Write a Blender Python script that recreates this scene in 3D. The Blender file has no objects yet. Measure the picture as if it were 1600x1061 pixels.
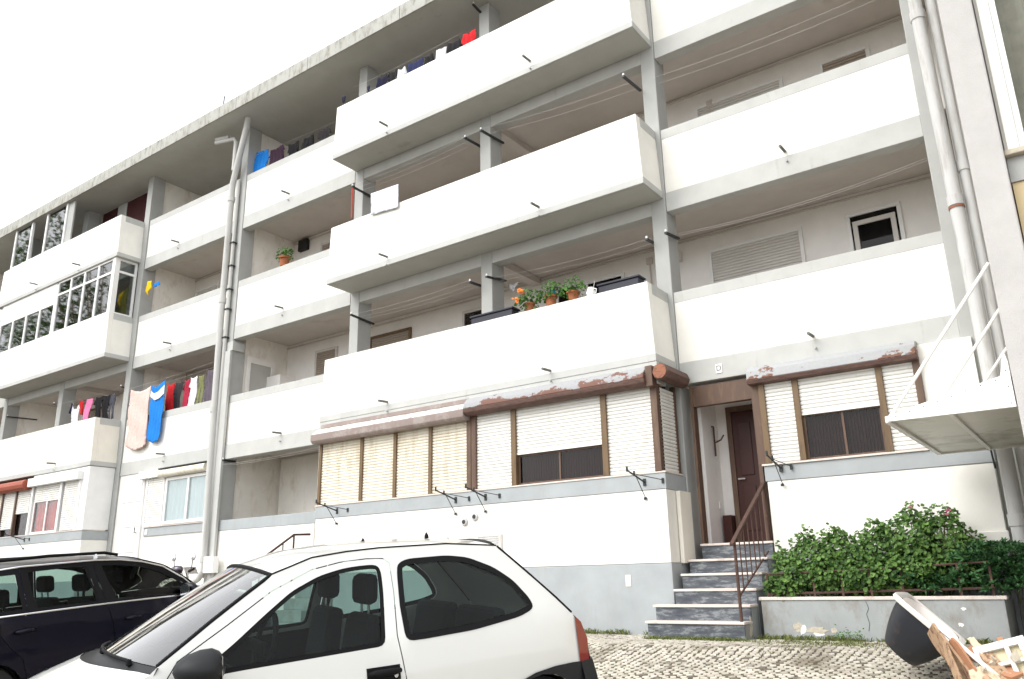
import bpy, bmesh, math, random
from mathutils import Vector, Matrix, noise
from mathutils.geometry import delaunay_2d_cdt
R = math.radians
rnd = random.Random(7)
sc = bpy.context.scene
COL = sc.collection

# ------------------------------------------------------------------ camera, world, sun, exposure
cam_d = bpy.data.cameras.new('camera')
cam = bpy.data.objects.new('camera', cam_d); COL.objects.link(cam)
cam_d.sensor_width = 36.0
cam_d.lens = 36.0 * 1272.17 / 1600
cam_d.clip_start = 0.05; cam_d.clip_end = 2000
yaw, pitch, roll = -0.621523, 0.289239, -0.0195089
fwd = Vector((math.sin(yaw)*math.cos(pitch), math.cos(yaw)*math.cos(pitch), math.sin(pitch)))
rgt = Vector((math.cos(yaw), -math.sin(yaw), 0)); upv = rgt.cross(fwd)
r2 = math.cos(roll)*rgt + math.sin(roll)*upv
u2 = -math.sin(roll)*rgt + math.cos(roll)*upv
cam.matrix_world = Matrix(((r2.x, u2.x, -fwd.x, 0), (r2.y, u2.y, -fwd.y, 0), (r2.z, u2.z, -fwd.z, 0), (0, 0, 0, 1)))
sc.camera = cam

SUN_EL, SUN_AZ = R(42), R(208)          # azimuth clockwise from +Y (the facade faces -Y)
world = bpy.data.worlds.new('World'); sc.world = world; world.use_nodes = True
wn, wl = world.node_tree.nodes, world.node_tree.links
wn.clear()
sky = wn.new('ShaderNodeTexSky'); sky.sky_type = 'NISHITA'; sky.sun_disc = False
sky.sun_elevation = SUN_EL; sky.sun_rotation = SUN_AZ; sky.dust_density = 4; sky.air_density = 1
hs = wn.new('ShaderNodeHueSaturation'); hs.inputs['Saturation'].default_value = 0.18
mx = wn.new('ShaderNodeMixRGB'); mx.inputs['Fac'].default_value = 0.72; mx.inputs['Color2'].default_value = (9.0, 9.1, 9.3, 1)
bg = wn.new('ShaderNodeBackground'); bg.inputs['Strength'].default_value = 0.13
wo = wn.new('ShaderNodeOutputWorld')
wl.new(sky.outputs[0], hs.inputs['Color']); wl.new(hs.outputs[0], mx.inputs['Color1'])
wl.new(mx.outputs[0], bg.inputs[0]); wl.new(bg.outputs[0], wo.inputs[0])
sun_d = bpy.data.lights.new('sun', 'SUN'); sun = bpy.data.objects.new('sun', sun_d); COL.objects.link(sun)
sun_d.energy = 1.1; sun_d.angle = R(40); sun_d.color = (1.0, 0.97, 0.92)
sd = Vector((math.sin(SUN_AZ)*math.cos(SUN_EL), math.cos(SUN_AZ)*math.cos(SUN_EL), math.sin(SUN_EL)))
sun.rotation_euler = sd.to_track_quat('Z', 'Y').to_euler()
sun.location = (-10, -20, 40)
vs = sc.view_settings
vs.view_transform = 'Standard'; vs.look = 'None'; vs.gamma = 1; vs.exposure = 1.02; vs.use_curve_mapping = False
sc.cycles.max_bounces = 10; sc.cycles.diffuse_bounces = 8; sc.cycles.transparent_max_bounces = 12
sc.cycles.use_denoising = True

# ------------------------------------------------------------------ helpers
class MB:
    def __init__(s): s.v = []; s.f = []; s.t = []
    def add(s, verts, faces, tone=0.5):
        b = len(s.v); s.v += [tuple(p) for p in verts]; s.t += [tone]*len(verts)
        s.f += [tuple(i+b for i in f) for f in faces]; return s
    def box(s, x0, x1, y0, y1, z0, z1, tone=.5):
        v = [(x, y, z) for z in (z0, z1) for y in (y0, y1) for x in (x0, x1)]
        return s.add(v, [(0,2,3,1),(4,5,7,6),(0,1,5,4),(2,6,7,3),(0,4,6,2),(1,3,7,5)], tone)
    def obox(s, o, ax, ay, az, tone=.5):
        o, ax, ay, az = map(Vector, (o, ax, ay, az))
        v = [o+ax*i+ay*j+az*k for k in (0,1) for j in (0,1) for i in (0,1)]
        return s.add(v, [(0,2,3,1),(4,5,7,6),(0,1,5,4),(2,6,7,3),(0,4,6,2),(1,3,7,5)], tone)
    def tube(s, pts, r, n=8, cap=True):
        pts = [Vector(p) for p in pts]; rr = r if isinstance(r, (list, tuple)) else [r]*len(pts)
        base = len(s.v); prev = None
        for i, p in enumerate(pts):
            d = (pts[min(i+1, len(pts)-1)] - pts[max(i-1, 0)]).normalized()
            if prev is None:
                a = d.orthogonal().normalized()
            else:
                a = (prev - d*prev.dot(d)).normalized()
            prev = a; b = d.cross(a)
            for k in range(n):
                an = 2*math.pi*k/n
                s.v.append(tuple(p + (a*math.cos(an) + b*math.sin(an))*rr[i])); s.t.append(.5)
        for i in range(len(pts)-1):
            for k in range(n):
                k2 = (k+1) % n
                s.f.append((base+i*n+k, base+i*n+k2, base+(i+1)*n+k2, base+(i+1)*n+k))
        if cap:
            s.f.append(tuple(base+k for k in reversed(range(n))))
            e = base+(len(pts)-1)*n
            s.f.append(tuple(e+k for k in range(n)))
        return s
    def grid(s, rows, closed=False):
        n = len(rows[0]); base = len(s.v)
        for r in rows:
            s.v += [tuple(p) for p in r]; s.t += [.5]*n
        for i in range(len(rows)-1):
            for j in range(n if closed else n-1):
                j2 = (j+1) % n
                s.f.append((base+i*n+j, base+i*n+j2, base+(i+1)*n+j2, base+(i+1)*n+j))
        return s
    def prism(s, poly, o, ax, ay, ext):
        """closed polygon (a,b) laid on o+a*ax+b*ay, extruded by vector ext"""
        o, ax, ay, ext = map(Vector, (o, ax, ay, ext)); n = len(poly)
        v = [o+ax*a+ay*b for a, b in poly]; v += [p+ext for p in v]
        f = [tuple(range(n)), tuple(reversed(range(n, 2*n)))]
        f += [(i, i+n, (i+1) % n+n, (i+1) % n) for i in range(n)]
        return s.add(v, f)
    def lathe(s, prof, o, axis='Z', n=20):
        rows = []
        for r, h in prof:
            row = []
            for k in range(n):
                a = 2*math.pi*k/n; c, d = r*math.cos(a), r*math.sin(a)
                q = {'Z': (c, d, h), 'Y': (c, h, d), 'X': (h, c, d)}[axis]
                row.append((o[0]+q[0], o[1]+q[1], o[2]+q[2]))
            rows.append(row)
        return s.grid(rows, True)

def link_mesh(name, mb, mat, loc, bevel, smooth, solid=0, nb=2):
    me = bpy.data.meshes.new(name)
    lx, ly, lz = loc
    me.from_pydata([(a-lx, b-ly, c-lz) for a, b, c in mb.v], [], mb.f); me.update()
    at = me.attributes.new('tone', 'FLOAT', 'POINT'); at.data.foreach_set('value', mb.t)
    bm = bmesh.new(); bm.from_mesh(me); bmesh.ops.recalc_face_normals(bm, faces=bm.faces); bm.to_mesh(me); bm.free()
    me.materials.append(mat)
    if smooth:
        me.shade_smooth() if smooth is True else me.set_sharp_from_angle(angle=R(smooth))
        for p in me.polygons: p.use_smooth = True
    o = bpy.data.objects.new(name, me); COL.objects.link(o)
    if solid:
        m = o.modifiers.new('solid', 'SOLIDIFY'); m.thickness = solid; m.offset = 0
    if bevel:
        m = o.modifiers.new('bevel', 'BEVEL'); m.width = bevel; m.segments = nb; m.limit_method = 'ANGLE'; m.angle_limit = R(40)
        m.harden_normals = False
    return o
ORG = {}
def tagp(o, label=None, cat=None, group=None, kind=None):
    for k, v in (('label', label), ('category', cat), ('group', group), ('kind', kind)):
        if v: o[k] = v
    return o
def thing(name, label, cat, loc=(0, 0, 0), group=None, mat4=None):
    o = bpy.data.objects.new(name, None); COL.objects.link(o); o.empty_display_size = .2
    if mat4 is not None:
        o.matrix_world = mat4; ORG[o.name] = (0, 0, 0)
    else:
        o.location = loc; ORG[o.name] = tuple(loc)
    return tagp(o, label, cat, group)
def part(name, mb, mat, parent, bevel=0, smooth=False, label=None, solid=0, kind=None):
    """a part (or sub-part): mesh coordinates share the coordinate system of the thing's builder"""
    loc = ORG[parent.name]
    o = link_mesh(name, mb, mat, loc, bevel, smooth, solid); o.parent = parent; ORG[o.name] = loc
    return tagp(o, label, kind=kind)
def solo(name, mb, mat, label, cat, group=None, bevel=0, smooth=False, solid=0, kind=None):
    """a thing that is one mesh; origin at its base"""
    xs = [p[0] for p in mb.v]; ys = [p[1] for p in mb.v]; zs = [p[2] for p in mb.v]
    loc = ((min(xs)+max(xs))/2, (min(ys)+max(ys))/2, min(zs))
    o = link_mesh(name, mb, mat, loc, bevel, smooth, solid); o.location = loc; ORG[o.name] = loc
    return tagp(o, label, cat, group, kind)
def struct(name, mb, mat, smooth=False):
    o = link_mesh(name, mb, mat, (0, 0, 0), 0, smooth); o['kind'] = 'structure'; return o

def pip(x, y, poly):
    c = False; n = len(poly); j = n-1
    for i in range(n):
        xi, yi = poly[i]; xj, yj = poly[j]
        if (yi > y) != (yj > y) and x < (xj-xi)*(y-yi)/(yj-yi)+xi: c = not c
        j = i
    return c
def resample(poly, sp, closed=True):
    out = []
    n = len(poly)
    for i in range(n if closed else n-1):
        a, b = poly[i], poly[(i+1) % n]
        k = max(1, int(math.hypot(b[0]-a[0], b[1]-a[1])/sp))
        out += [(a[0]+(b[0]-a[0])*t/k, a[1]+(b[1]-a[1])*t/k) for t in range(k)]
    if not closed: out.append(poly[-1])
    return out
def smoothpoly(poly, it=1):
    for _ in range(it):
        q = []
        for i in range(len(poly)):
            a, b = poly[i], poly[(i+1) % len(poly)]
            q += [(a[0]*.75+b[0]*.25, a[1]*.75+b[1]*.25), (a[0]*.25+b[0]*.75, a[1]*.25+b[1]*.75)]
        poly = q
    return poly
def roundpoly(poly, r):
    out = []; n = len(poly)
    for i in range(n):
        p, q, w = Vector(poly[i-1]), Vector(poly[i]), Vector(poly[(i+1) % n])
        a = q+(p-q).normalized()*min(r, (p-q).length*.45); b = q+(w-q).normalized()*min(r, (w-q).length*.45)
        for t in (0, .33, .67, 1): out.append(tuple(a*(1-t)**2+q*2*t*(1-t)+b*t*t))
    return out
def shrink(poly, d):
    n = len(poly); area = sum(poly[i][0]*poly[(i+1) % n][1]-poly[(i+1) % n][0]*poly[i][1] for i in range(n))
    sg = 1 if area > 0 else -1; out = []
    for i in range(n):
        p, q, r = poly[i-1], poly[i], poly[(i+1) % n]
        e1 = Vector((q[0]-p[0], q[1]-p[1])).normalized(); e2 = Vector((r[0]-q[0], r[1]-q[1])).normalized()
        m = Vector((-(e1.y+e2.y), e1.x+e2.x))
        if m.length < 1e-6: m = Vector((-e1.y, e1.x))
        m.normalize(); out.append((q[0]+m.x*d*sg, q[1]+m.y*d*sg))
    return out
def cdt(outline, holes=(), sp=.08):
    loops = [resample(outline, sp)] + [resample(h, sp) for h in holes]
    pts, edges = [], []
    for lp in loops:
        b = len(pts); pts += lp
        edges += [(b+i, b+(i+1) % len(lp)) for i in range(len(lp))]
    xs = [p[0] for p in outline]; ys = [p[1] for p in outline]
    y = min(ys)+sp*.5; k = 0
    while y < max(ys):
        x = min(xs)+sp*(.5 if k % 2 else .25)
        while x < max(xs):
            if pip(x, y, outline) and not any(pip(x, y, h) for h in holes):
                if min((x-p[0])**2+(y-p[1])**2 for p in pts[:len(edges)]) > (sp*.45)**2: pts.append((x, y))
            x += sp
        y += sp*.87; k += 1
    vo, eo, fo, *_ = delaunay_2d_cdt([Vector(p) for p in pts], edges, [], 0, 1e-5)
    tris = []
    for f in fo:
        cx = sum(vo[i].x for i in f)/len(f); cy = sum(vo[i].y for i in f)/len(f)
        if pip(cx, cy, outline) and not any(pip(cx, cy, h) for h in holes): tris.append(tuple(f))
    return [(p.x, p.y) for p in vo], tris

# ------------------------------------------------------------------ materials
def nodes(name):
    m = bpy.data.materials.new(name); m.use_nodes = True
    nt = m.node_tree; return m, nt.nodes, nt.links, nt.nodes['Principled BSDF']
def ramp(n, stops, interp='LINEAR'):
    r = n.new('ShaderNodeValToRGB'); cr = r.color_ramp; cr.interpolation = interp
    while len(cr.elements) < len(stops): cr.elements.new(.5)
    for e, (p, c) in zip(cr.elements, stops):
        e.position = p; e.color = (*c, 1) if len(c) == 3 else c
    return r
def tex(n, l, scale, detail=5, rough=.6, stretch=None, coord='Object'):
    tc = n.new('ShaderNodeTexCoord'); t = n.new('ShaderNodeTexNoise')
    t.inputs['Scale'].default_value = scale; t.inputs['Detail'].default_value = detail; t.inputs['Roughness'].default_value = rough
    if stretch:
        mp = n.new('ShaderNodeMapping'); mp.inputs['Scale'].default_value = stretch
        l.new(tc.outputs[coord], mp.inputs[0]); l.new(mp.outputs[0], t.inputs['Vector'])
    else: l.new(tc.outputs[coord], t.inputs['Vector'])
    return t
def paint(name, col, rough=.75, var=.06, scale=2.5, bump=.12, bscale=90, stain=None, metallic=0, stain_at=(.58, .72), sstretch=(3, 3, .5), sscale=2.2, spec=.3):
    m, n, l, b = nodes(name)
    t = tex(n, l, scale)
    lo = tuple(max(0, c*(1-var)) for c in col); hi = tuple(min(1, c*(1+var*.6)) for c in col)
    r = ramp(n, [(.3, lo), (.7, hi)]); l.new(t.outputs['Fac'], r.inputs[0]); out = r.outputs[0]
    if stain:
        t2 = tex(n, l, sscale, 8, .68, sstretch)
        r2_ = ramp(n, [(stain_at[0], (0, 0, 0)), (stain_at[1], (1, 1, 1))]); l.new(t2.outputs['Fac'], r2_.inputs[0])
        mxn = n.new('ShaderNodeMixRGB'); mxn.inputs['Color2'].default_value = (*stain, 1)
        l.new(r2_.outputs[0], mxn.inputs['Fac']); l.new(out, mxn.inputs['Color1']); out = mxn.outputs[0]
    l.new(out, b.inputs['Base Color'])
    b.inputs['Roughness'].default_value = rough; b.inputs['Metallic'].default_value = metallic
    b.inputs['Specular IOR Level'].default_value = spec
    if bump:
        t3 = tex(n, l, bscale, 3); bp = n.new('ShaderNodeBump'); bp.inputs['Strength'].default_value = bump; bp.inputs['Distance'].default_value = .01
        l.new(t3.outputs['Fac'], bp.inputs['Height']); l.new(bp.outputs[0], b.inputs['Normal'])
    return m
def glass(name, tint=(.75, .8, .78), rough=.01, ior=1.5, boost=1.0):
    m = bpy.data.materials.new(name); m.use_nodes = True; n, l = m.node_tree.nodes, m.node_tree.links; n.clear()
    tr = n.new('ShaderNodeBsdfTransparent'); tr.inputs[0].default_value = (*tint, 1)
    gl = n.new('ShaderNodeBsdfGlossy'); gl.inputs['Roughness'].default_value = rough
    fr = n.new('ShaderNodeFresnel'); fr.inputs['IOR'].default_value = ior
    mu = n.new('ShaderNodeMath'); mu.operation = 'MULTIPLY'; mu.inputs[1].default_value = boost; mu.use_clamp = True
    mxs = n.new('ShaderNodeMixShader'); o = n.new('ShaderNodeOutputMaterial')
    l.new(fr.outputs[0], mu.inputs[0]); l.new(mu.outputs[0], mxs.inputs[0])
    l.new(tr.outputs[0], mxs.inputs[1]); l.new(gl.outputs[0], mxs.inputs[2]); l.new(mxs.outputs[0], o.inputs[0])
    return m
def plain(name, col, rough=.5, metallic=0, coat=0, spec=.5, var=.0):
    m, n, l, b = nodes(name)
    if var:
        t = tex(n, l, 6); r = ramp(n, [(.3, tuple(c*(1-var) for c in col)), (.7, tuple(min(1, c*(1+var)) for c in col))])
        l.new(t.outputs['Fac'], r.inputs[0]); l.new(r.outputs[0], b.inputs['Base Color'])
    else: b.inputs['Base Color'].default_value = (*col, 1)
    b.inputs['Roughness'].default_value = rough; b.inputs['Metallic'].default_value = metallic
    b.inputs['Coat Weight'].default_value = coat; b.inputs['Coat Roughness'].default_value = .03; b.inputs['Specular IOR Level'].default_value = spec
    return m
def leafmat(name, lo, hi, trans=.25):
    m, n, l, b = nodes(name)
    a = n.new('ShaderNodeAttribute'); a.attribute_name = 'tone'
    r = ramp(n, [(0, lo), (1, hi)]); l.new(a.outputs['Fac'], r.inputs[0]); l.new(r.outputs[0], b.inputs['Base Color'])
    b.inputs['Roughness'].default_value = .55; b.inputs['Specular IOR Level'].default_value = .3
    tl = n.new('ShaderNodeBsdfTranslucent'); l.new(r.outputs[0], tl.inputs[0])
    ms = n.new('ShaderNodeMixShader'); ms.inputs[0].default_value = trans
    l.new(b.outputs[0], ms.inputs[1]); l.new(tl.outputs[0], ms.inputs[2]); l.new(ms.outputs[0], n['Material Output'].inputs[0])
    return m
def peel(name, top, under, at=(.5, .53), scale=9, stretch=(1, 1, 3), rough=.7, grad=None):
    m, n, l, b = nodes(name)
    t = tex(n, l, scale, 8, .7, stretch)
    r = ramp(n, [(at[0], top), (at[1], under)]); src = t.outputs['Fac']
    if grad:            # the lower edge has lost more of its paint: (height above the thing's base, strength)
        tc = n.new('ShaderNodeTexCoord'); sx = n.new('ShaderNodeSeparateXYZ'); l.new(tc.outputs['Object'], sx.inputs[0])
        ma = n.new('ShaderNodeMath'); ma.operation = 'MULTIPLY_ADD'; ma.inputs[1].default_value = -grad[1]; ma.inputs[2].default_value = grad[0]*grad[1]
        l.new(sx.outputs['Z'], ma.inputs[0]); ad = n.new('ShaderNodeMath'); l.new(src, ad.inputs[0]); l.new(ma.outputs[0], ad.inputs[1]); src = ad.outputs[0]
    l.new(src, r.inputs[0]); out = r.outputs[0]
    t2 = tex(n, l, 30, 4); mu = n.new('ShaderNodeMixRGB'); mu.blend_type = 'MULTIPLY'; mu.inputs['Fac'].default_value = .35
    l.new(out, mu.inputs['Color1']); l.new(t2.outputs['Color'], mu.inputs['Color2']); l.new(mu.outputs[0], b.inputs['Base Color'])
    b.inputs['Roughness'].default_value = rough
    bp = n.new('ShaderNodeBump'); bp.inputs['Strength'].default_value = .4; bp.inputs['Distance'].default_value = .004
    l.new(t.outputs['Fac'], bp.inputs['Height']); l.new(bp.outputs[0], b.inputs['Normal'])
    return m

M = {}
M['white'] = paint('white_render', (.80, .785, .735), stain=(.62, .59, .52), stain_at=(.66, .84), sstretch=(2.5, 2.5, .35))
M['white2'] = paint('weathered_white_render', (.78, .755, .67), stain=(.52, .48, .40), stain_at=(.60, .76), sstretch=(3.5, 3.5, .4))
M['gray'] = paint('gray_paint', (.40, .405, .39), stain=(.33, .33, .31), stain_at=(.6, .8), var=.08)
M['graylight'] = paint('light_gray_paint', (.48, .485, .465), stain=(.36, .35, .32), stain_at=(.6, .78), var=.08)
M['soffit'] = paint('soffit_paint', (.48, .48, .45), stain=(.22, .2, .17), stain_at=(.62, .85), sstretch=(.6, 1, 1), sscale=1.6)
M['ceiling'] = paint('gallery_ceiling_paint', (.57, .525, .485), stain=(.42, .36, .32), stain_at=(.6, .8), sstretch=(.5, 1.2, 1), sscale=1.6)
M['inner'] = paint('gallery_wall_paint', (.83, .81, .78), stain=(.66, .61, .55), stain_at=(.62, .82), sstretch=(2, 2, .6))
M['dirty'] = paint('dirty_wall_paint', (.83, .80, .74), stain=(.62, .56, .48), stain_at=(.52, .72), sstretch=(1.5, 1.5, .7))
M['dado'] = paint('gray_dado_paint', (.36, .385, .395), stain=(.34, .35, .35), stain_at=(.55, .75), var=.1)
M['fascia'] = paint('mouldy_roof_fascia', (.40, .40, .37), stain=(.13, .115, .075), stain_at=(.48, .74), sstretch=(2.2, 2.2, .8), sscale=3.2, var=.1)
M['moss'] = paint('moss_streak', (.16, .14, .06), var=.4, scale=12)
M['pipe'] = paint('gray_pipe_plastic', (.50, .50, .48), rough=.5, bump=.03, stain=(.36, .34, .31), stain_at=(.55, .75))
M['pipe_old'] = paint('old_cement_pipe', (.55, .55, .54), rough=.8, stain=(.40, .385, .36), stain_at=(.5, .68), sstretch=(5, 5, .6))
M['slat'] = paint('white_shutter_plastic', (.76, .755, .72), rough=.45, bump=0, stain=(.62, .58, .48), stain_at=(.55, .75))
M['slat_cream'] = paint('cream_shutter_plastic', (.76, .72, .61), rough=.45, bump=0, stain=(.58, .5, .36), stain_at=(.5, .7))
M['slat_brown'] = paint('brown_shutter_plastic', (.36, .30, .245), rough=.5, bump=0)
M['slat_gray'] = paint('gray_white_shutter', (.63, .61, .575), rough=.5, bump=0)
M['brown'] = paint('brown_metal_frame', (.115, .07, .05), rough=.5, bump=0, stain=(.17, .115, .07), stain_at=(.5, .7), sstretch=(6, 6, 1))
M['bronze'] = paint('bronze_metal_frame', (.16, .105, .055), rough=.45, bump=0, stain=(.09, .055, .035), stain_at=(.5, .7), sstretch=(6, 6, 1))
M['box_rust'] = peel('peeling_gray_paint_over_rust', (.37, .375, .385), (.18, .08, .055), at=(.525, .55), scale=3.2, stretch=(1, 1, 1.6), grad=(3.50, 1.1))
M['box_patch'] = peel('gray_paint_with_rust_patches', (.44, .45, .46), (.20, .09, .055), at=(.565, .58), scale=3.0, stretch=(1, 1, 1.7), grad=(3.42, .2))
M['box_rust2'] = peel('rusty_lower_box_paint', (.155, .085, .065), (.10, .055, .045), at=(.42, .6), scale=8)
M['box_brown'] = peel('faded_brown_box_paint', (.33, .265, .24), (.42, .36, .33), at=(.5, .6), scale=4, stretch=(1, 1, 1))
M['box_top'] = peel('chalky_white_box_top', (.72, .70, .66), (.35, .26, .22), at=(.56, .6), scale=6, stretch=(2, 2, 2))
M['orange'] = peel('rusty_orange_end', (.34, .13, .065), (.20, .08, .05), at=(.52, .6), scale=10)
M['red_box'] = paint('red_brown_shutter_box', (.33, .085, .05), rough=.5, bump=0)
M['rust'] = paint('rusty_iron', (.085, .05, .04), rough=.85, stain=(.15, .075, .045), stain_at=(.55, .7), sstretch=(4, 4, 4), sscale=6, bump=.3)
M['spout'] = paint('dark_gray_spout', (.15, .15, .14), rough=.7, bump=0)
M['marble'] = None
M['iron'] = paint('dark_iron', (.035, .038, .04), rough=.5, bump=0)
M['wframe'] = paint('white_aluminium', (.80, .80, .785), rough=.4, bump=0)
M['glass'] = glass('window_glass', (.66, .70, .70), rough=.03, boost=2.1)
M['glass_low'] = glass('curtained_window_glass', (.86, .89, .89), boost=.3)
M['glass_dark'] = glass('dark_window_glass', (.62, .60, .60), boost=.45)
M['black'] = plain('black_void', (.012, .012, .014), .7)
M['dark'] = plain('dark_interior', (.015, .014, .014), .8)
M['lattice'] = paint('brown_blind', (.13, .085, .075), rough=.6, bump=0)
M['wire'] = plain('clothes_wire', (.62, .61, .58), .5)
M['white_metal'] = paint('white_painted_steel', (.80, .78, .75), rough=.45, bump=0, stain=(.5, .42, .33), stain_at=(.66, .78))
M['cement'] = paint('stained_cement', (.33, .35, .35), stain=(.24, .22, .19), stain_at=(.5, .7), sstretch=(1.5, 1.5, .8), var=.12, bump=.3)
M['plaster_patch'] = paint('bare_plaster', (.50, .45, .36), bump=.5, bscale=40, var=.2, scale=20)
M['tread'] = paint('pink_marble', (.66, .59, .54), rough=.5, bump=.03, stain=(.45, .38, .33), stain_at=(.55, .7), sstretch=(2, 2, 2))

def marble():
    m, n, l, b = nodes('blue_gray_marble')
    t = tex(n, l, 3.0, 10, .72, (1.2, 1.2, 5))
    r = ramp(n, [(.35, (.035, .042, .055)), (.5, (.075, .086, .10)), (.58, (.22, .235, .245)), (.62, (.085, .097, .11)), (.8, (.05, .058, .07))])
    l.new(t.outputs['Fac'], r.inputs[0]); l.new(r.outputs[0], b.inputs['Base Color']); b.inputs['Roughness'].default_value = .45
    return m
M['marble'] = marble()
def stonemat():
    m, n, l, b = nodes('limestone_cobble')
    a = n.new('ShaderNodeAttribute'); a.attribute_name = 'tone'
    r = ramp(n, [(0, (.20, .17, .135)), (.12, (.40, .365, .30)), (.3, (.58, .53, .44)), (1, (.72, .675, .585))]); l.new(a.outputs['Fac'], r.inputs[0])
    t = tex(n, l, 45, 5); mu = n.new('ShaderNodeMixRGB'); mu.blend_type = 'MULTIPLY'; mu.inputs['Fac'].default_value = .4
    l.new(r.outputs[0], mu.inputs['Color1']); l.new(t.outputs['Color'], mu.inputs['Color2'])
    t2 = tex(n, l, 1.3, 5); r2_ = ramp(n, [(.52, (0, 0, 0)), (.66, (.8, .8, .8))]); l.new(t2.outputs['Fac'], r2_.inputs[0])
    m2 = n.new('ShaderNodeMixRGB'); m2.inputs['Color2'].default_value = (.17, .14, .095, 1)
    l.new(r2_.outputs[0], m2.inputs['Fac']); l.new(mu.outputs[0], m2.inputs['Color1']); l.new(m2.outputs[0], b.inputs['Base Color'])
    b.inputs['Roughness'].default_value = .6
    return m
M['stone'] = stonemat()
def groundmat():
    m, n, l, b = nodes('street_joint_dirt')
    tc = n.new('ShaderNodeTexCoord'); t = tex(n, l, .9, 6)
    r = ramp(n, [(.40, (.075, .062, .046)), (.56, (.085, .072, .048)), (.70, (.085, .095, .035))]); l.new(t.outputs['Fac'], r.inputs[0])
    v = n.new('ShaderNodeTexVoronoi'); v.inputs['Scale'].default_value = 9; l.new(tc.outputs['Object'], v.inputs['Vector'])
    l.new(r.outputs[0], b.inputs['Base Color']); b.inputs['Roughness'].default_value = .9
    return m
M['ground'] = groundmat()

# ------------------------------------------------------------------ ground
def gz(y):
    yy = max(y, -5.0)
    return -.7 if yy > 8.8 else -.7-.107*(8.8-yy)
g = MB()
ysl = [-160, -60, -20, -5.0, 0, 4, 8.8, 16, 60, 160]; xsl = [-220, -60, -30, -10, 0, 10, 60]
g.grid([[(x, y, gz(y)-.009) for x in xsl] for y in ysl])
struct('ground', g, M['ground'])
st = MB(); ca, sa = math.cos(R(24)), math.sin(R(24)); sp = .080
for i in range(-225, 225):
    for j in range(-225, 225):
        a = (i+(.5 if j % 2 else 0)+rnd.uniform(-.13, .13))*sp; b = (j+rnd.uniform(-.1, .1))*sp
        a += .12*math.sin(b*1.9)
        x = -5.5+a*ca-b*sa; y = 6+a*sa+b*ca
        if not (-17.0 < x < .9 and 1.2 < y < 10.28): continue
        if y > 9.66 and -4.98 < x < -3.68: continue
        if y > 10.08 and x > -3.7: continue
        w, h = sp*rnd.uniform(.345, .415), sp*rnd.uniform(.335, .41); an = R(24)+rnd.uniform(-.25, .25)
        c1, s1 = math.cos(an), math.sin(an); dz = rnd.uniform(-.002, .002)
        tl1, tl2 = rnd.uniform(-.03, .03), rnd.uniform(-.03, .03)
        q = []
        for k, (p_, r_) in enumerate(((1, 0), (.72, .72), (0, 1), (-.72, .72), (-1, 0), (-.72, -.72), (0, -1), (.72, -.72))):
            f = rnd.uniform(.9, 1.12); dx, dy = p_*w*f, r_*h*f
            if k % 2: dx *= 1.22; dy *= 1.22
            q.append((dx*c1-dy*s1, dx*s1+dy*c1))
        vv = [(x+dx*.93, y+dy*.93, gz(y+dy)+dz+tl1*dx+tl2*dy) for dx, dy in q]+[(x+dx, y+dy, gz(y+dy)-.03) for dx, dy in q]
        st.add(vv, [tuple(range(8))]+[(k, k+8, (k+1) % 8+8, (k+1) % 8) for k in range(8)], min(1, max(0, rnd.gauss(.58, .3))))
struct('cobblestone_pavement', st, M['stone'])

# ------------------------------------------------------------------ apartment building
ZB = {1: 2.75, 2: 5.56, 3: 8.37}; ROOF = 11.2
COLX = [-.99, -4.965, -8.42, -11.85, -16.03, -20.35, -23.9, -27.4, -31.5, -35, -38.5]   # column centres
SECT = [(-4.84, -1.11, 0), (-11.95, -4.88, 1), (-15.9, -12.0, 0), (-20.2, -16.16, 0), (-27.45, -20.4, 1), (-31.4, -27.5, 0), (-38.6, -31.6, 1)]
bld = thing('apartment_building', 'long four storey white apartment block with gray columns and stacked open gallery balconies', 'building', (-16, 11, -.7))
for x in COLX:
    c = MB(); c.box(x-.125, x+.125, 11.0, 11.37, -1.0, ROOF); part('column', c, M['gray'], bld, .012)
part('back_wall', MB().box(-40, -.62, 12.65, 12.9, -1, ROOF), M['inner'], bld)
for k, zb in ZB.items():
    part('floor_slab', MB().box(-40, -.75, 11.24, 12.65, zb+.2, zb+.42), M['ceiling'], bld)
rs = MB(); rs.box(-42, .2, 10.32, 16, ROOF, ROOF+.22); roof = part('roof', rs, M['soffit'], bld)
x = -42
while x < .2:
    w = rnd.uniform(2.4, 3.4); x1 = min(.2, x+w)
    f = MB(); f.box(x, x1-.012, 10.28, 10.317, ROOF-.015, ROOF+.33); part('fascia', f, M['fascia'], roof, .006); x = x1
part('roof_covering', MB().box(-42, .2, 10.317, 16, ROOF+.222, ROOF+.30), M['gray'], roof)
rl = MB(); rl.tube([(-42, 10.36, ROOF+.40), (.2, 10.36, ROOF+.40)], .012, 6)
for i in range(40): rl.tube([(-41.5+i*1.05, 10.36, ROOF+.3), (-41.5+i*1.05, 10.36, ROOF+.40)], .01, 5)
part('roof_cable', rl, M['iron'], roof)
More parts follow.
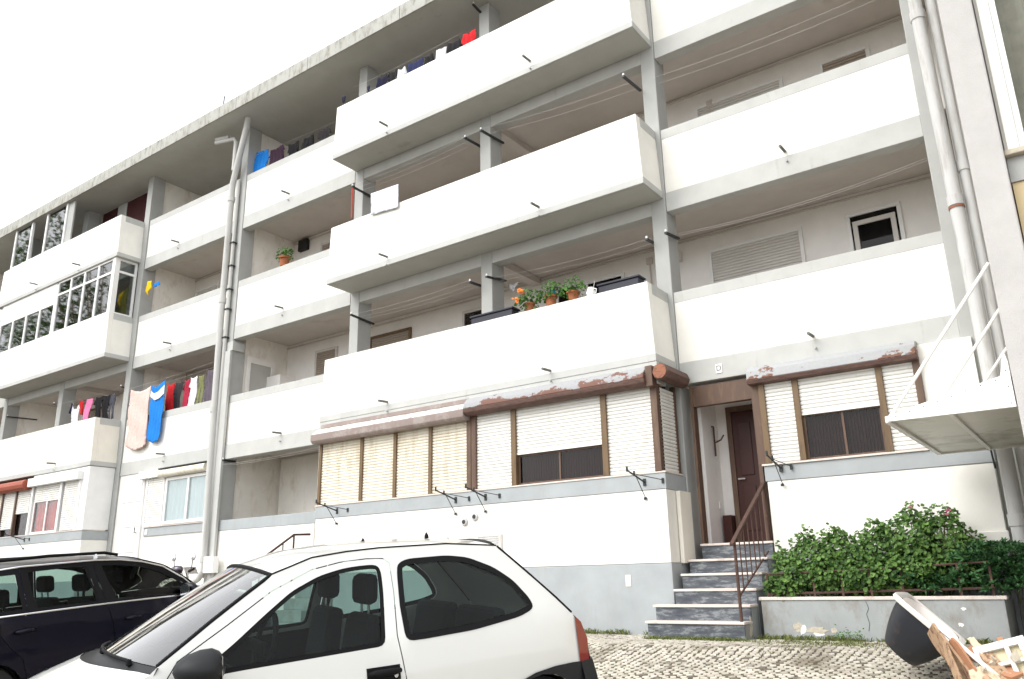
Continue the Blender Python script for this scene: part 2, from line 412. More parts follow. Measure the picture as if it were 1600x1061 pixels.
# balconies
def coping_box(par, mb, mat=None): part('coping', mb, mat or M['graylight'], par, .006)
for (x0, x1, bay) in SECT:
    for k, zb in ZB.items():
        bm_ = MB().box(x0+.005, x1-.005, 11.016, 11.238, zb, zb+.325); part('edge_beam', bm_, M['graylight'], bld, .008)
        if not bay:
            p = part('balcony_parapet', MB().box(x0+.004, x1-.004, 11.03, 11.16, zb+.327, zb+1.45), M['white'], bld, .008)
            coping_box(p, MB().box(x0+.002, x1-.002, 11.026, 11.164, zb+1.28, zb+1.453))
        else:
            t = .05
            zl, zt = zb+.35, zb+1.46
            # one folded wall: front and two returns, the returns a little splayed towards the top
            o = MB()
            for (ya, yb, xa, xb, xa2, xb2) in ((10.33, 10.45, x0, x1, x0+t, x1-t),):
                v = [(xa, ya, zl), (xb, ya, zl), (xb, yb+.0, zl), (xa, yb, zl), (xa2, ya, zt), (xb2, ya, zt), (xb2, yb, zt), (xa2, yb, zt)]
                o.add(v, [(0,1,5,4),(1,2,6,5),(2,3,7,6),(3,0,4,7),(0,3,2,1),(4,5,6,7)])
            for sx in (0, 1):
                xo, xo2 = (x1, x1-t) if sx else (x0, x0+t); d = -.12 if sx else .12
                v = [(xo, 10.45, zl), (xo, 11.0, zl), (xo+d, 11.0, zl), (xo+d, 10.45, zl), (xo2, 10.45, zt), (xo2-t*0, 11.0, zt), (xo2+d, 11.0, zt), (xo2+d, 10.45, zt)]
                o.add(v, [(0,1,5,4),(1,2,6,5),(2,3,7,6),(3,0,4,7),(0,3,2,1),(4,5,6,7)])
            p = part('bay_parapet', o, M['white2'] if k == 1 and x0 < -20 else M['white'], bld, .006)
            # bottom slab of the bay with its gray edge
            part('bay_slab', MB().box(x0-.012, x1+.012, 10.318, 11.0, zb+.235, zb+.349), M['graylight'], bld, .008)
            part('bay_soffit', MB().box(x0+.02, x1-.02, 10.38, 10.999, zb+.2285, zb+.2345), M['soffit'], bld)
            for sx in (0, 1):
                cb = MB()
                xo = x1-t+.003 if sx else x0+t-.003; d = -.126 if sx else .126
                cb.obox((xo+(.008 if sx else -.008), 10.46, zt-.17), (d, 0, 0), (0, .54, 0), (-.008 if sx else .008, 0, .173))
                coping_box(p, cb, M['graylight'])
# thin worn coping on the first floor bay
part('coping', MB().box(-11.895, -8.5, 10.327, 10.453, 4.09, 4.2135), M['white2'], [o for o in bld.children if o.name.startswith('bay_parapet')][0])
# stains under the mouldy tops
# partitions and stair side walls in the galleries
for x in (-16.03, -20.35, -27.4, -31.5):
    part('partition_wall', MB().box(x-.07, x+.07, 11.37, 12.648, -.9, ROOF-.002), M['dirty'], bld)
part('corner_wall', MB().box(-.8, -.62, 10.92, 12.648, -1, ROOF), M['white'], bld)
part('corner_strip', MB().box(-.62, .4, 11.0, 11.2, -1, 13), M['white2'], bld)
# soffit beams across the galleries
for x in (-8.42, -23.9):
    for k, zb in ZB.items():
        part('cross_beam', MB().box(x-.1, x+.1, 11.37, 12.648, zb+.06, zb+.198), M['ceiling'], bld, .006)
for k, zb in ZB.items():
    part('wall_cable', MB().tube([(-40, 12.63, zb+.13), (-30, 12.635, zb+.12), (-20.5, 12.63, zb+.14), (-12, 12.63, zb+.11), (-5, 12.635, zb+.15), (-.8, 12.63, zb+.12)], .018, 6), M['ceiling'], bld)

# --- windows, shutters
def slats(mb, o, U, N, w, z0, z1, pitch=.052):
    """roller shutter: bulged slats, o = lower left corner of its plane (z ignored), U along, N outwards"""
    o, U, N = Vector(o), Vector(U), Vector(N)
    n = max(1, round((z1-z0)/pitch)); ph = (z1-z0)/n
    prof = [(0, -.016), (.13, -.016), (.17, .001), (.5, .006), (.92, .002), (.97, -.003)]
    rows = []
    for i in range(n):
        for t, d in prof:
            z = z0+(i+t)*ph; q = o+N*d; rows.append([(q.x, q.y, z), (q.x+U.x*w, q.y+U.y*w, z)])
    q = o+N*-.006; rows.append([(q.x, q.y, z1), (q.x+U.x*w, q.y+U.y*w, z1)])
    mb.grid(rows); return mb
def shutter(par, o, U, N, w, z0, z1, mat, name='roller_shutter', label=None):
    s = part(name, slats(MB(), o, U, N, w, z0, z1), mat, par, label=label)
    return s
UX, NY = (1, 0, 0), (0, -1, 0)
def frame_mb(x0, x1, z0, z1, y0, y1, t, mull=()):
    m = MB()
    m.box(x0, x1, y0, y1, z0, z0+t); m.box(x0, x1, y0, y1, z1-t, z1)
    m.box(x0, x0+t, y0, y1, z0+t, z1-t); m.box(x1-t, x1, y0, y1, z0+t, z1-t)
    for a in mull: m.box(a-t*.5, a+t*.5, y0, y1, z0+t, z1-t)
    return m
def gallery_window(x0, x1, z0, z1, kind, y=12.65, par=None, fm='wframe', mull=(), slat='slat_gray'):
    w = part('window', frame_mb(x0, x1, z0, z1, y-.045, y-.002, .06, mull), M[fm], par or bld, .004)
    if kind == 'shutter': shutter(w, (x0+.06, y-.018, 0), UX, NY, x1-x0-.12, z0+.06, z1-.06, M[slat])
    else:
        part('pane', MB().box(x0+.06, x1-.06, y-.022, y-.016, z0+.06, z1-.06), M['glass_dark'], w)
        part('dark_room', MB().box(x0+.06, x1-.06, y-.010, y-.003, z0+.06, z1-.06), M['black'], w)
    return w
for k, zb in ZB.items():
    h = zb+2.68; a = zb+1.0
    sl = 'slat_gray'
    gallery_window(-4.84, -3.23, a, h, 'shutter', slat=sl)
    if k == 1:
        w = gallery_window(-2.55, -1.75, a, h, 'glass')
        part('sash', frame_mb(-2.46, -1.84, a+.07, h-.16, 12.59, 12.62, .07), M['slat_gray'], w)
    else: gallery_window(-2.62, -1.82, a, h, 'shutter', slat='slat_brown')
    gallery_window(-13.05, -11.77, a, h, 'shutter', fm='bronze', slat='slat_brown')
    gallery_window(-14.89, -14.12, zb+.42, h, 'shutter', fm='slat_gray', slat='slat_brown')
    gallery_window(-7.3, -6.47, a, h, 'glass'); gallery_window(-7.97, -7.48, zb+.42, h+.04, 'glass')
    gallery_window(-10.31, -9.3, zb+.42, h+.04, 'glass', fm='slat_gray')
    gallery_window(-18.9, -17.3, a, h-.03, 'shutter', slat='slat_gray'); gallery_window(-20.2, -19.1, a, h-.03, 'shutter')
    gallery_window(-22.6, -21.85, zb+.42, h+.02, 'glass', mull=(-22.2,)); gallery_window(-25.6, -24.4, a, h, 'shutter', fm='bronze', slat='slat_brown')
    gallery_window(-30.2, -28.6, a, h, 'shutter'); gallery_window(-36, -33, a, h, 'glass')
# dark red blind on the top gallery left of the projecting balcony
s = MB(); slats(s, (-23.7, 11.42, 0), UX, NY, 2.75, 10.2, 11.18); part('awning_blind', s, plain('dark_red_fabric', (.055, .008, .008), .8), bld)
# light fittings and ducts on the gallery walls
for (x, z, w, h) in ((-15.7, 8.22, .34, .3), (-5.6, 5.35, .28, .18), (-11.0, 2.6, .5, .2)):
    part('duct_grille', MB().box(x, x+w, 12.55, 12.648, z, z+h), M['dark'] if x < -15 else M['slat_gray'], bld, .01)
part('gas_heater', MB().box(-15.95, -15.45, 12.05, 12.62, 3.9, 4.85), M['inner'], bld, .02)
pd = part('panelled_side_door', MB().box(-15.958, -15.93, 11.55, 12.15, 3.2, 5.1), M['soffit'], bld)
df = MB(); df.box(-15.956, -15.90, 11.45, 11.55, 3.2, 5.25); df.box(-15.956, -15.90, 12.15, 12.25, 3.2, 5.25); df.box(-15.956, -15.90, 11.55, 12.15, 5.10, 5.25)
part('door_frame', df, M['inner'], pd, .005)
# wall wiring drops
for (x, z0, z1) in ((-9.5, 3.2, 5.55), (-5.95, 3.2, 5.5), (-4.55, 6.1, 8.2), (-18.3, 9.0, 10.95), (-19.4, 9.0, 10.95), (-21.0, 6.2, 8.2)):
    part('cable_drop', MB().tube([(x, 12.635, z1), (x+.02, 12.635, (z0+z1)/2), (x, 12.635, z0)], .014, 5), M['ceiling'], bld)
    part('junction_box', MB().box(x-.06, x+.06, 12.6, 12.648, z1-.05, z1+.08), M['ceiling'], bld, .01)
part('cable_tray', MB().box(-20.2, -16.2, 12.5, 12.6, 10.42, 10.5), M['ceiling'], bld)

# --- scupper spouts
for (x, y, z) in ((-6.89, 10.33, 8.83), (-10.38, 10.33, 8.83), (-6.8, 10.33, 5.97), (-10.28, 10.33, 5.97), (-10.18, 10.33, 3.14), (-6.68, 10.33, 3.14),
                  (-22.2, 10.33, 3.2), (-22.4, 10.33, 8.83), (-24.9, 10.33, 8.83), (-25.7, 10.33, 3.2), (-18.66, 11.03, 8.76), (-14.23, 11.03, 8.80), (-18.53, 11.03, 5.95), (-14.19, 11.03, 5.97), (-13.98, 11.03, 3.12),
                  (-18.31, 11.03, 3.12), (-2.92, 11.03, 5.97), (-2.86, 11.03, 3.13)):
    part('drain_spout', MB().tube([(x, y+.03, z), (x, y-.22, z-.012)], .022, 8), M['spout'], bld, smooth=40)
    part('bolt', MB().tube([(x+.02, y+.03, z-.17), (x+.02, y-.06, z-.18)], .016, 6), M['graylight'], bld)

# --- downpipes
def collars(par, xs, mat):
    for (x, y, z, r) in xs: part('pipe_collar', MB().lathe([(r, -.07), (r+.014, -.065), (r+.014, .065), (r, .07)], (x, y, z), n=14), mat, par, smooth=40)
p = part('downpipe', MB().tube([(-16.5, 10.83, 11.0), (-16.9, 10.72, 11.02), (-16.9, 10.72, 10.93), (-16.3, 10.85, 10.9), (-16.26, 10.87, 10.8), (-16.26, 10.87, 10.0)], .055, 12), M['pipe'], bld, smooth=40)
p = part('downpipe', MB().tube([(-15.62, 10.72, 11.2), (-15.68, 10.74, 10.95), (-16.12, 10.84, 9.95), (-16.24, 10.86, 9.6), (-16.24, 10.86, 6.0), (-16.15, 10.86, 2.4), (-16.08, 10.86, .36), (-16.15, 10.8, .2), (-16.5, 10.7, .0), (-16.6, 10.65, -.3)], .075, 14), M['pipe'], bld, smooth=40)
collars(p, [(-16.24, 10.86, 9.2, .075), (-16.24, 10.86, 6.55, .075), (-16.2, 10.86, 3.9, .075), (-16.09, 10.86, .6, .075)], M['pipe'])
p = part('downpipe', MB().tube([(-16.1, 10.93, 9.7), (-16.1, 10.93, .2)], .045, 10), M['pipe'], bld, smooth=40)
for z in (8.0, 7.4, 6.8, 6.3, 5.6): part('pipe_clip', MB().box(-16.16, -16.03, 10.87, 10.99, z, z+.03), M['iron'], p)
part('column_cap', MB().box(-16.2, -15.84, 10.97, 11.3, 5.28, 5.5), M['graylight'], bld, .008)
part('column_casing', MB().box(-16.14, -15.86, 10.93, 10.998, -.6, 5.27), M['graylight'], bld, .008)
part('meter_box', MB().box(-15.98, -15.64, 10.78, 10.928, .3, .64), M['wframe'], bld, .01)
p = part('downpipe', MB().tube([(-.93, 10.72, 11.2), (-.9, 10.72, 7.0), (-.86, 10.72, 3.5), (-.86, 10.72, -.7)], .082, 16), M['pipe_old'], bld, smooth=40)
collars(p, [(-.9, 10.72, 7.15, .082), (-.87, 10.72, 4.42, .082), (-.86, 10.72, .55, .082)], M['pipe_old'])
part('pipe_ring', MB().lathe([(.083, -.012), (.093, -.012), (.093, .012), (.083, .012)], (-.87, 10.72, 4.33), n=16), M['orange'], p)
p = part('downpipe', MB().tube([(-.74, 10.82, 11.2), (-.72, 10.82, 4.6), (-.70, 10.82, -.7)], .06, 12), M['pipe_old'], bld, smooth=40)
collars(p, [(-.725, 10.82, 4.9, .06)], M['pipe_old'])

# --- clothes brackets with their wires
def bracket(x, y0, y1, z0, z1):
    o = MB(); o.obox((x-.02, y0, z0-.015), (.04, 0, 0), (0, y1-y0, z1-z0), (0, 0, .035)); return part('clothes_bracket', o, M['iron'], bld)
BR = [(-8.24, 10.62, 11.35, 8.08, 8.14), (-8.62, 10.62, 11.2, 8.06, 8.1), (-8.24, 10.75, 11.35, 5.2, 5.3), (-8.62, 10.75, 11.2, 5.19, 5.22), (-5.12, 10.37, 11.0, 7.80, 7.86), (-4.79, 10.8, 11.3, 5.11, 5.18),
      (-5.12, 10.8, 11.1, 5.09, 5.12), (-8.5, 10.75, 11.2, 11.08, 11.02), (-11.68, 10.64, 11.33, 8.02, 8.0), (-11.68, 10.75, 11.4, 5.21, 5.17), (-24.06, 10.9, 11.5, 5.14, 5.14), (-27.2, 11.0, 11.9, 5.2, 5.23), (-20.5, 10.9, 11.3, 5.1, 5.1), (-15.86, 10.95, 11.3, 2.72, 2.72), (-5.15, 9.9, 9.95, 9.9, 9.9)]
for b_ in BR[:-1]:
    q = bracket(*b_)
    part('wire_hook', MB().lathe([(.0, -.02), (.018, -.02), (.018, .03), (0, .03)], (b_[0], b_[1]+.02, b_[3]+.03), n=8), M['wframe'], q)
def wire(x0, x1, y, z0, z1, sag=.05, y1=None, r=.0017):
    y1 = y if y1 is None else y1; pts = []
    for i in range(13):
        t = i/12; pts.append((x0+(x1-x0)*t, y+(y1-y)*t, z0+(z1-z0)*t-sag*4*t*(1-t)))
    part('clothes_line', MB().tube(pts, r, 5), M['wire'], bld)
for y in (10.66, 10.8, 10.95): wire(-11.66, -8.62, y, 8.06, 8.1, .06)
for y in (10.68, 10.9): wire(-8.22, -5.14, y, 8.14, 7.86, .05)
for y in (10.75, 10.95): wire(-4.8, -1.1, y+.1, 7.9, 7.6+.3, .07); wire(-8.4, -5.1, y+.2, 5.26, 5.16, .06)
for y in (11.18, 11.25): wire(-4.78, -1.12, y, 5.22, 5.32, .10)
for y in (10.8, 11.0, 11.15): wire(-11.66, -8.64, y, 5.23, 5.25, .05)
for y in (10.95, 11.1): wire(-15.8, -12.1, y, 2.62, 2.7, .04)
for y in (10.95, 11.2): wire(-20.2, -16.15, y, 5.0, 5.12, .03); wire(-24, -20.45, y-.05, 5.1, 5.08, .03)
for y in (10.5, 10.75): wire(-11.6, -8.6, y, 10.3, 10.3, .04)
wire(-15.9, -12, 11.2, 10.45, 10.3, .03)
part('peg_stick', MB().tube([(-11.68, 10.66, 8.02), (-11.68, 10.67, 7.3)], .012, 6), plain('red_plastic', (.55, .05, .03), .5), bld)

# --- ground floor of the projecting bays (enclosed)
def gf_bay(x0, x1, right_side_windows):
    w = MB(); w.box(x0+.02, x1-.01, 10.34, 11.0, .205, 1.18); part('bay_wall', w, M['white'], bld, .008)
    part('bay_dado', MB().box(x0+.012, x1, 10.33, 11.0, -1, .2), M['dado'], bld, .008)
    part('sill_band', MB().box(x0+.012, x1, 10.33, 11.0, 1.182, 1.40), M['dado'], bld, .006)
    part('sill', MB().box(x0, x1+.012, 10.318, 10.9, 1.401, 1.425), M['tread'], bld, .004)
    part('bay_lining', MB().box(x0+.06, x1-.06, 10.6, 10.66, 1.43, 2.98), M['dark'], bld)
gf_bay(-11.98, -4.86, True); gf_bay(-27.45, -20.38, False)
part('pilaster', MB().box(-4.858, -4.80, 10.62, 10.99, .2, 1.17), M['white2'], bld, .006)
# right hand bay: row of shutters under old rusting boxes
YW = 10.36
enc = part('glazed_enclosure', MB().box(-11.92, -4.92, 10.42, 10.55, 2.62, 2.95), M['brown'], bld)
part('lintel_band', MB().box(-11.965, -4.868, 10.326, 10.6, 2.66, 2.983), M['graylight'], enc, .006)
for x in (-11.9, -10.80, -9.97, -9.15): part('post', MB().box(x-.035, x+.035, YW-.035, YW+.03, 1.426, 2.66), M['bronze'], enc, .004)
for x in (-8.30, -8.20): part('post', MB().box(x-.045, x+.045, YW-.045, YW+.03, 1.426, 2.66), M['brown'], enc, .004)
for x in (-7.40, -5.77): part('post', MB().box(x-.05, x+.04, YW-.045, YW+.03, 1.426, 2.66), M['bronze'], enc, .004)
part('post', MB().box(-5.0, -4.9, YW-.05, YW+.05, 1.426, 2.8), M['brown'], enc, .004)
for a, b_ in ((-11.865, -10.835), (-10.765, -10.005), (-9.935, -9.185), (-9.115, -8.345)):
    shutter(enc, (a, YW, 0), UX, NY, b_-a, 1.43, 2.66, M['slat_cream'])
shutter(enc, (-8.155, YW, 0), UX, NY, .705, 1.43, 2.66, M['slat']); shutter(enc, (-5.73, YW, 0), UX, NY, .73, 1.43, 2.66, M['slat'])
shutter(enc, (-7.36, YW, 0), UX, NY, 1.54, 1.92, 2.66, M['slat'], label='half raised white roller shutter')
part('shutter_rail', MB().box(-7.36, -5.82, YW-.012, YW+.01, 1.895, 1.925), M['slat'], enc)
fr = part('sliding_window', frame_mb(-7.36, -5.82, 1.43, 1.90, YW+.03, YW+.06, .03, (-6.6,)), M['brown'], enc)
part('pane', MB().box(-7.33, -5.85, YW+.04, YW+.046, 1.45, 1.88), M['glass_dark'], fr)
bl = MB()
for i in range(int(1.48/.045)): bl.box(-7.33+i*.045, -7.33+i*.045+.036, YW+.09, YW+.1, 1.44, 1.9)
part('blind', bl, M['lattice'], fr)
shutter(enc, (-4.90, 10.42, 0), (0, 1, 0), (1, 0, 0), .46, 1.43, 2.62, M['slat'], label='narrow side shutter facing the doorway')
part('post', MB().box(-4.95, -4.885, 10.86, 10.92, 1.426, 2.7), M['brown'], enc)
def hood(x0, x1, prof, mat, name, par, y=0):
    return part(name, MB().prism(prof, (x0, y, 0), (0, 1, 0), (0, 0, 1), (x1-x0, 0, 0)), mat, par, .008, smooth=50)
hd = hood(-8.27, -5.0, [(10.33, 2.92), (10.24, 2.90), (10.14, 2.80), (10.13, 2.72), (10.33, 2.72)], M['box_rust'], 'shutter_box', enc)
hood(-8.272, -4.995, [(10.33, 2.718), (10.128, 2.718), (10.14, 2.655), (10.19, 2.615), (10.33, 2.615)], M['box_rust2'], 'box_underside', hd)
part('corner_post', MB().box(-5.0, -4.89, 10.19, 10.33, 2.60, 2.90), M['brown'], hd, .01)
hs_ = part('shutter_box', MB().lathe([(0, 0), (.12, 0), (.125, .01), (.125, .74), (0, .75)], (-4.77, 10.2, 2.79), 'Y', 8), M['box_rust2'], enc, .008)
part('end_cap', MB().lathe([(0, -.012), (.105, -.012), (.105, .0), (0, .0)], (-4.77, 10.196, 2.79), 'Y', 10), M['orange'], hs_)
hd = hood(-11.97, -8.275, [(10.33, 2.72), (10.13, 2.72), (10.135, 2.60), (10.18, 2.555), (10.33, 2.555)], M['box_brown'], 'shutter_box', enc)
hood(-11.97, -8.275, [(10.33, 2.85), (10.28, 2.84), (10.14, 2.722), (10.33, 2.722)], M['box_top'], 'box_top', hd)
hood(-11.9, -8.3, [(10.33, 2.93), (10.31, 2.93), (10.31, 2.852), (10.33, 2.852)], M['box_brown'], 'flashing', hd)
# round vents and boxes on the bay wall
for x, z in ((-8.4, .93), (-8.19, 1.0)):
    q = part('vent', MB().lathe([(0, -.03), (.05, -.03), (.062, -.02), (.062, 0), (0, 0)], (x, 10.338, z), 'Y', 16), M['pipe_old'], bld, smooth=40)
    part('vent_cover', MB().lathe([(0, -.042), (.03, -.04), (.034, -.031)], (x, 10.338, z), 'Y', 12), M['iron'], q)
for x0, x1 in ((-9.07, -8.74), (-8.13, -7.66)):
    q = part('wall_vent', MB().box(x0, x1, 10.28, 10.337, .48, .72), M['white_metal'], bld, .008)
    gr = MB()
    for i in range(6): gr.box(x0+.03, x1-.03, 10.262, 10.279, .5+i*.035, .515+i*.035)
    part('grille', gr, M['pipe_old'], q)
# folding clothes arms on the ground floor sill
def arm(x, y, z, w=.28, s=1):
    b_ = part('clothes_arm', MB().tube([(x, y, z), (x, y-.25, z+.06), (x, y-.5, z+.12)], .012, 7), M['iron'], bld)
    part('tip', MB().tube([(x, y-.5, z+.10), (x, y-.5, z+.17)], .015, 7), M['iron'], b_)
    part('tip', MB().tube([(x, y-.3, z+.06), (x, y-.3, z+.13)], .014, 7), M['iron'], b_)
    part('wall_plate', MB().box(x-.022, x+.022, y-.012, y+.01, z-.05, z+.05), M['iron'], b_)
    part('stay', MB().tube([(x, y-.25, z+.06), (x+.01*s, y-.02, z-.22)], .006, 6), M['iron'], b_)
    part('stay_foot', MB().box(x-.02, x+.02, y-.02, y, z-.24, z-.205), M['iron'], b_)
    part('side_rod', MB().tube([(x, y-.36, z+.09), (x+w*s, y-.02, z+.01)], .006, 6), M['iron'], b_)
    part('rod_foot', MB().box(x+w*s-.015, x+w*s+.015, y-.02, y, z-.035, z+.035), M['iron'], b_)
for x in (-11.37, -8.58, -7.97, -5.18): arm(x, 10.33, 1.29)
arm(-23.3, 10.33, 1.3); arm(-3.45, 10.88, 1.38, .14)
part('clothes_arm', MB().tube([(-1.0, 10.86, 1.4), (-1.0, 10.8, 1.38), (-.99, 10.84, 1.14)], .012, 6), M['iron'], bld)

# --- left bay ground floor
enc = part('white_enclosure', MB().box(-23.35, -20.45, 10.36, 10.5, 2.84, 2.97), M['wframe'], bld)
part('corner_panel', MB().box(-20.75, -20.42, 10.345, 10.99, 1.43, 2.97), M['wframe'], enc)
part('shutter_box', MB().box(-23.32, -20.7, 10.2, 10.36, 2.66, 2.88), M['wframe'], enc, .01)
for x0, x1, z0 in ((-23.2, -21.75, 2.28), (-21.65, -20.8, 1.44)):
    shutter(enc, (x0+.06, 10.36, 0), UX, NY, x1-x0-.1, z0, 2.66, M['slat'])
for x in (-23.24, -21.71, -20.78): part('post', MB().box(x-.05, x+.05, 10.32, 10.42, 1.43, 2.66), M['wframe'], enc)
fr = part('sliding_window', frame_mb(-23.16, -21.78, 1.43, 2.3, 10.37, 10.41, .05, (-22.45,)), M['wframe'], enc)
part('pane', MB().box(-23.11, -21.83, 10.39, 10.396, 1.48, 2.25), M['glass_low'], fr)
cu = MB(); rows = []
for z in (1.45, 2.3): rows.append([(-23.1+i*.03, 10.46+.015*math.sin(i*1.1), z) for i in range(43)])
cu.grid(rows); part('curtain', cu, plain('red_curtain', (.62, .03, .012), .8, var=.3), fr, solid=.004)
enc = part('brown_enclosure', MB().box(-27.4, -23.4, 10.4, 10.5, 2.7, 2.9), M['brown'], bld)
part('shutter_box', MB().lathe([(0, 0), (.14, 0), (.14, 4.0), (0, 4.0)], (-27.4, 10.24, 2.74), 'X', 10), M['red_box'], enc, smooth=35)
for i in range(5):
    x0 = -27.35+i*.8; zb_ = (1.44, 1.44, 1.6, 1.62, 2.0)[i]
    shutter(enc, (x0+.04, 10.36, 0), UX, NY, .72, zb_, 2.64, M['slat'] if i > 2 else M['slat_cream'])
    part('post', MB().box(x0-.035, x0+.035, 10.32, 10.4, 1.43, 2.7), M['brown'], enc)
part('pane', MB().box(-27.3, -23.4, 10.41, 10.416, 1.44, 2.4), M['glass_dark'], enc)

# --- ground floor wall between the left bay and the downpipe
part('wall', MB().box(-20.2, -16.17, 11.04, 11.2, -1, 2.748), M['white'], bld)
part('sill_band', MB().box(-18.84, -16.17, 11.01, 11.038, 1.2, 1.4), M['dado'], bld, .005)
part('sill', MB().box(-18.86, -16.17, 10.985, 11.036, 1.401, 1.43), M['tread'], bld)
dr = part('door', MB().box(-19.95, -18.98, 10.99, 11.038, .3, 2.58), M['wframe'], bld, .006)
pn = MB()
for z0, z1 in ((.45, .75), (.85, 1.35), (1.45, 2.0), (2.05, 2.5)): pn.box(-19.88, -19.06, 10.975, 10.989, z0, z1)
part('panel', pn, M['wframe'], dr, .006)
part('handle', MB().tube([(-19.1, 10.97, 1.3), (-19.1, 10.93, 1.3), (-19.1, 10.93, 1.42)], .012, 6), M['iron'], dr)
w = part('window', frame_mb(-18.88, -18.1, 1.43, 2.66, 10.98, 11.036, .06), M['wframe'], bld)
shutter(w, (-18.82, 11.0, 0), UX, NY, .66, 1.47, 2.55, M['slat'])
part('shutter_box', MB().box(-19.1, -18.26, 10.88, 11.036, 2.56, 2.746), M['wframe'], w, .01)
w = part('window', frame_mb(-18.04, -16.25, 1.43, 2.52, 10.97, 11.02, .075, (-17.12,)), M['wframe'], bld, .005)
part('pane', MB().box(-17.97, -16.3, 10.99, 10.996, 1.5, 2.45), M['glass_low'], w)
cu = MB(); cu.grid([[(-17.97+i*.035, 11.024+.009*math.sin(i*1.3), z) for i in range(48)] for z in (1.5, 2.45)])
part('curtain', cu, plain('sheer_curtain', (.66, .71, .73), .9), w)
part('shutter_box', MB().lathe([(0, 0), (.10, 0), (.10, 1.84), (0, 1.84)], (-18.2, 10.92, 2.62), 'X', 12), M['slat_cream'], w, smooth=40)
part('box_trim', MB().box(-18.22, -16.3, 10.84, 11.03, 2.725, 2.745), M['iron'], w)
part('bell_plate', MB().box(-18.75, -18.65, 10.995, 11.008, 1.24, 1.36), M['wframe'], bld)
# --- open ground floor lobby with its parapet, door and stair rail
part('lobby_wall', MB().box(-15.9, -12.78, 11.03, 11.16, -1, 1.18), M['white'], bld, .006)
part('lobby_coping', MB().box(-15.9, -12.76, 11.026, 11.164, 1.183, 1.41), M['dado'], bld, .008)
part('jamb', MB().box(-12.74, -12.6, 11.02, 11.18, -.6, 2.74), M['white2'], bld)
dl = part('door_leaf', MB().obox((-12.56, 10.99, .44), (.34, .35, 0), (-.03, .03, 0), (0, 0, 2.1)), M['brown'], bld)
dl2 = part('door_leaf', MB().box(-12.6, -12.06, 11.12, 11.16, .44, 1.4), M['brown'], bld, .004)
part('letter_slot', MB().box(-12.42, -12.34, 11.108, 11.118, .62, 1.3), M['wframe'], dl2)
fr = part('doorway', MB().box(-12.6, -12.02, 12.60, 12.646, .44, 2.55), M['slat_brown'], bld)
part('door_panel', MB().box(-13.0, -12.62, 12.58, 12.648, .44, 2.5), M['inner'], fr)
cr = MB()
for pts in ([(-15.7, 12.64, 2.3), (-15.2, 12.64, 1.9), (-15.0, 12.64, 1.6), (-15.05, 12.64, 1.2)], [(-14.3, 12.64, 2.7), (-14.32, 12.64, 1.2)], [(-15.9, 12.64, 1.95), (-13.8, 12.64, 1.93)], [(-13.75, 12.64, 2.6), (-13.8, 12.64, 1.3)]):
    cr.tube(pts, .008, 4)
part('crack', cr, M['ceiling'], bld)
part('panelling', MB().box(-15.9, -13.7, 12.60, 12.638, -.9, 2.9), M['dirty'], bld)

# --- ground floor wall right of the entrance door
part('wall', MB().box(-3.62, -1.02, 10.92, 11.3, -1, .29), M['dado'], bld)
part('wall', MB().box(-3.66, -1.0, 10.91, 11.3, .292, 1.22), M['white'], bld, .01)
part('wall_skirt', MB().box(-1.5, -.98, 10.88, 10.908, .295, .45), M['white'], bld, .01)
part('sill_band', MB().box(-3.68, -.98, 10.90, 11.3, 1.222, 1.425), M['dado'], bld, .006)
part('sill', MB().box(-3.70, -1.65, 10.875, 11.3, 1.426, 1.452), M['tread'], bld, .004)
part('wall', MB().box(-1.62, -1.0, 10.93, 11.3, 1.454, 2.748), M['white'], bld)
enc = part('shutter_window', MB().box(-3.6, -1.62, 11.05, 11.2, 2.55, 2.747), M['brown'], bld)
part('jamb', MB().box(-3.74, -3.62, 10.9, 11.25, 1.453, 2.55), M['brown'], enc)
for x in (-3.60, -3.14, -2.08, -1.64): part('post', MB().box(x-.04, x+.04, 10.87, 10.97, 1.453, 2.56), M['bronze'] if x != -1.64 else M['brown'], enc, .004)
for x0, x1, z0 in ((-3.56, -3.18, 1.46), (-2.04, -1.68, 1.46)): shutter(enc, (x0, 10.91, 0), UX, NY, x1-x0, z0, 2.56, M['slat'])
shutter(enc, (-3.10, 10.91, 0), UX, NY, .98, 2.07, 2.56, M['slat'], label='half raised white roller shutter')
part('shutter_rail', MB().box(-3.1, -2.12, 10.90, 10.93, 2.045, 2.075), M['slat'], enc)
fr = part('sliding_window', frame_mb(-3.10, -2.12, 1.453, 2.06, 10.94, 10.97, .03, (-2.6,)), M['brown'], enc)
part('pane', MB().box(-3.07, -2.15, 10.95, 10.956, 1.48, 2.03), M['glass_dark'], fr)
bl = MB()
for i in range(int(.92/.04)): bl.box(-3.07+i*.04, -3.07+i*.04+.032, 11.0, 11.01, 1.46, 2.04)
part('blind', bl, M['lattice'], fr)
hd = hood(-3.75, -1.6, [(11.0, 2.80), (10.86, 2.79), (10.77, 2.72), (10.76, 2.60), (11.0, 2.60)], M['box_patch'], 'shutter_box', enc)
hood(-3.752, -1.598, [(11.0, 2.598), (10.757, 2.598), (10.78, 2.54), (11.0, 2.53)], M['box_rust2'], 'box_underside', hd)
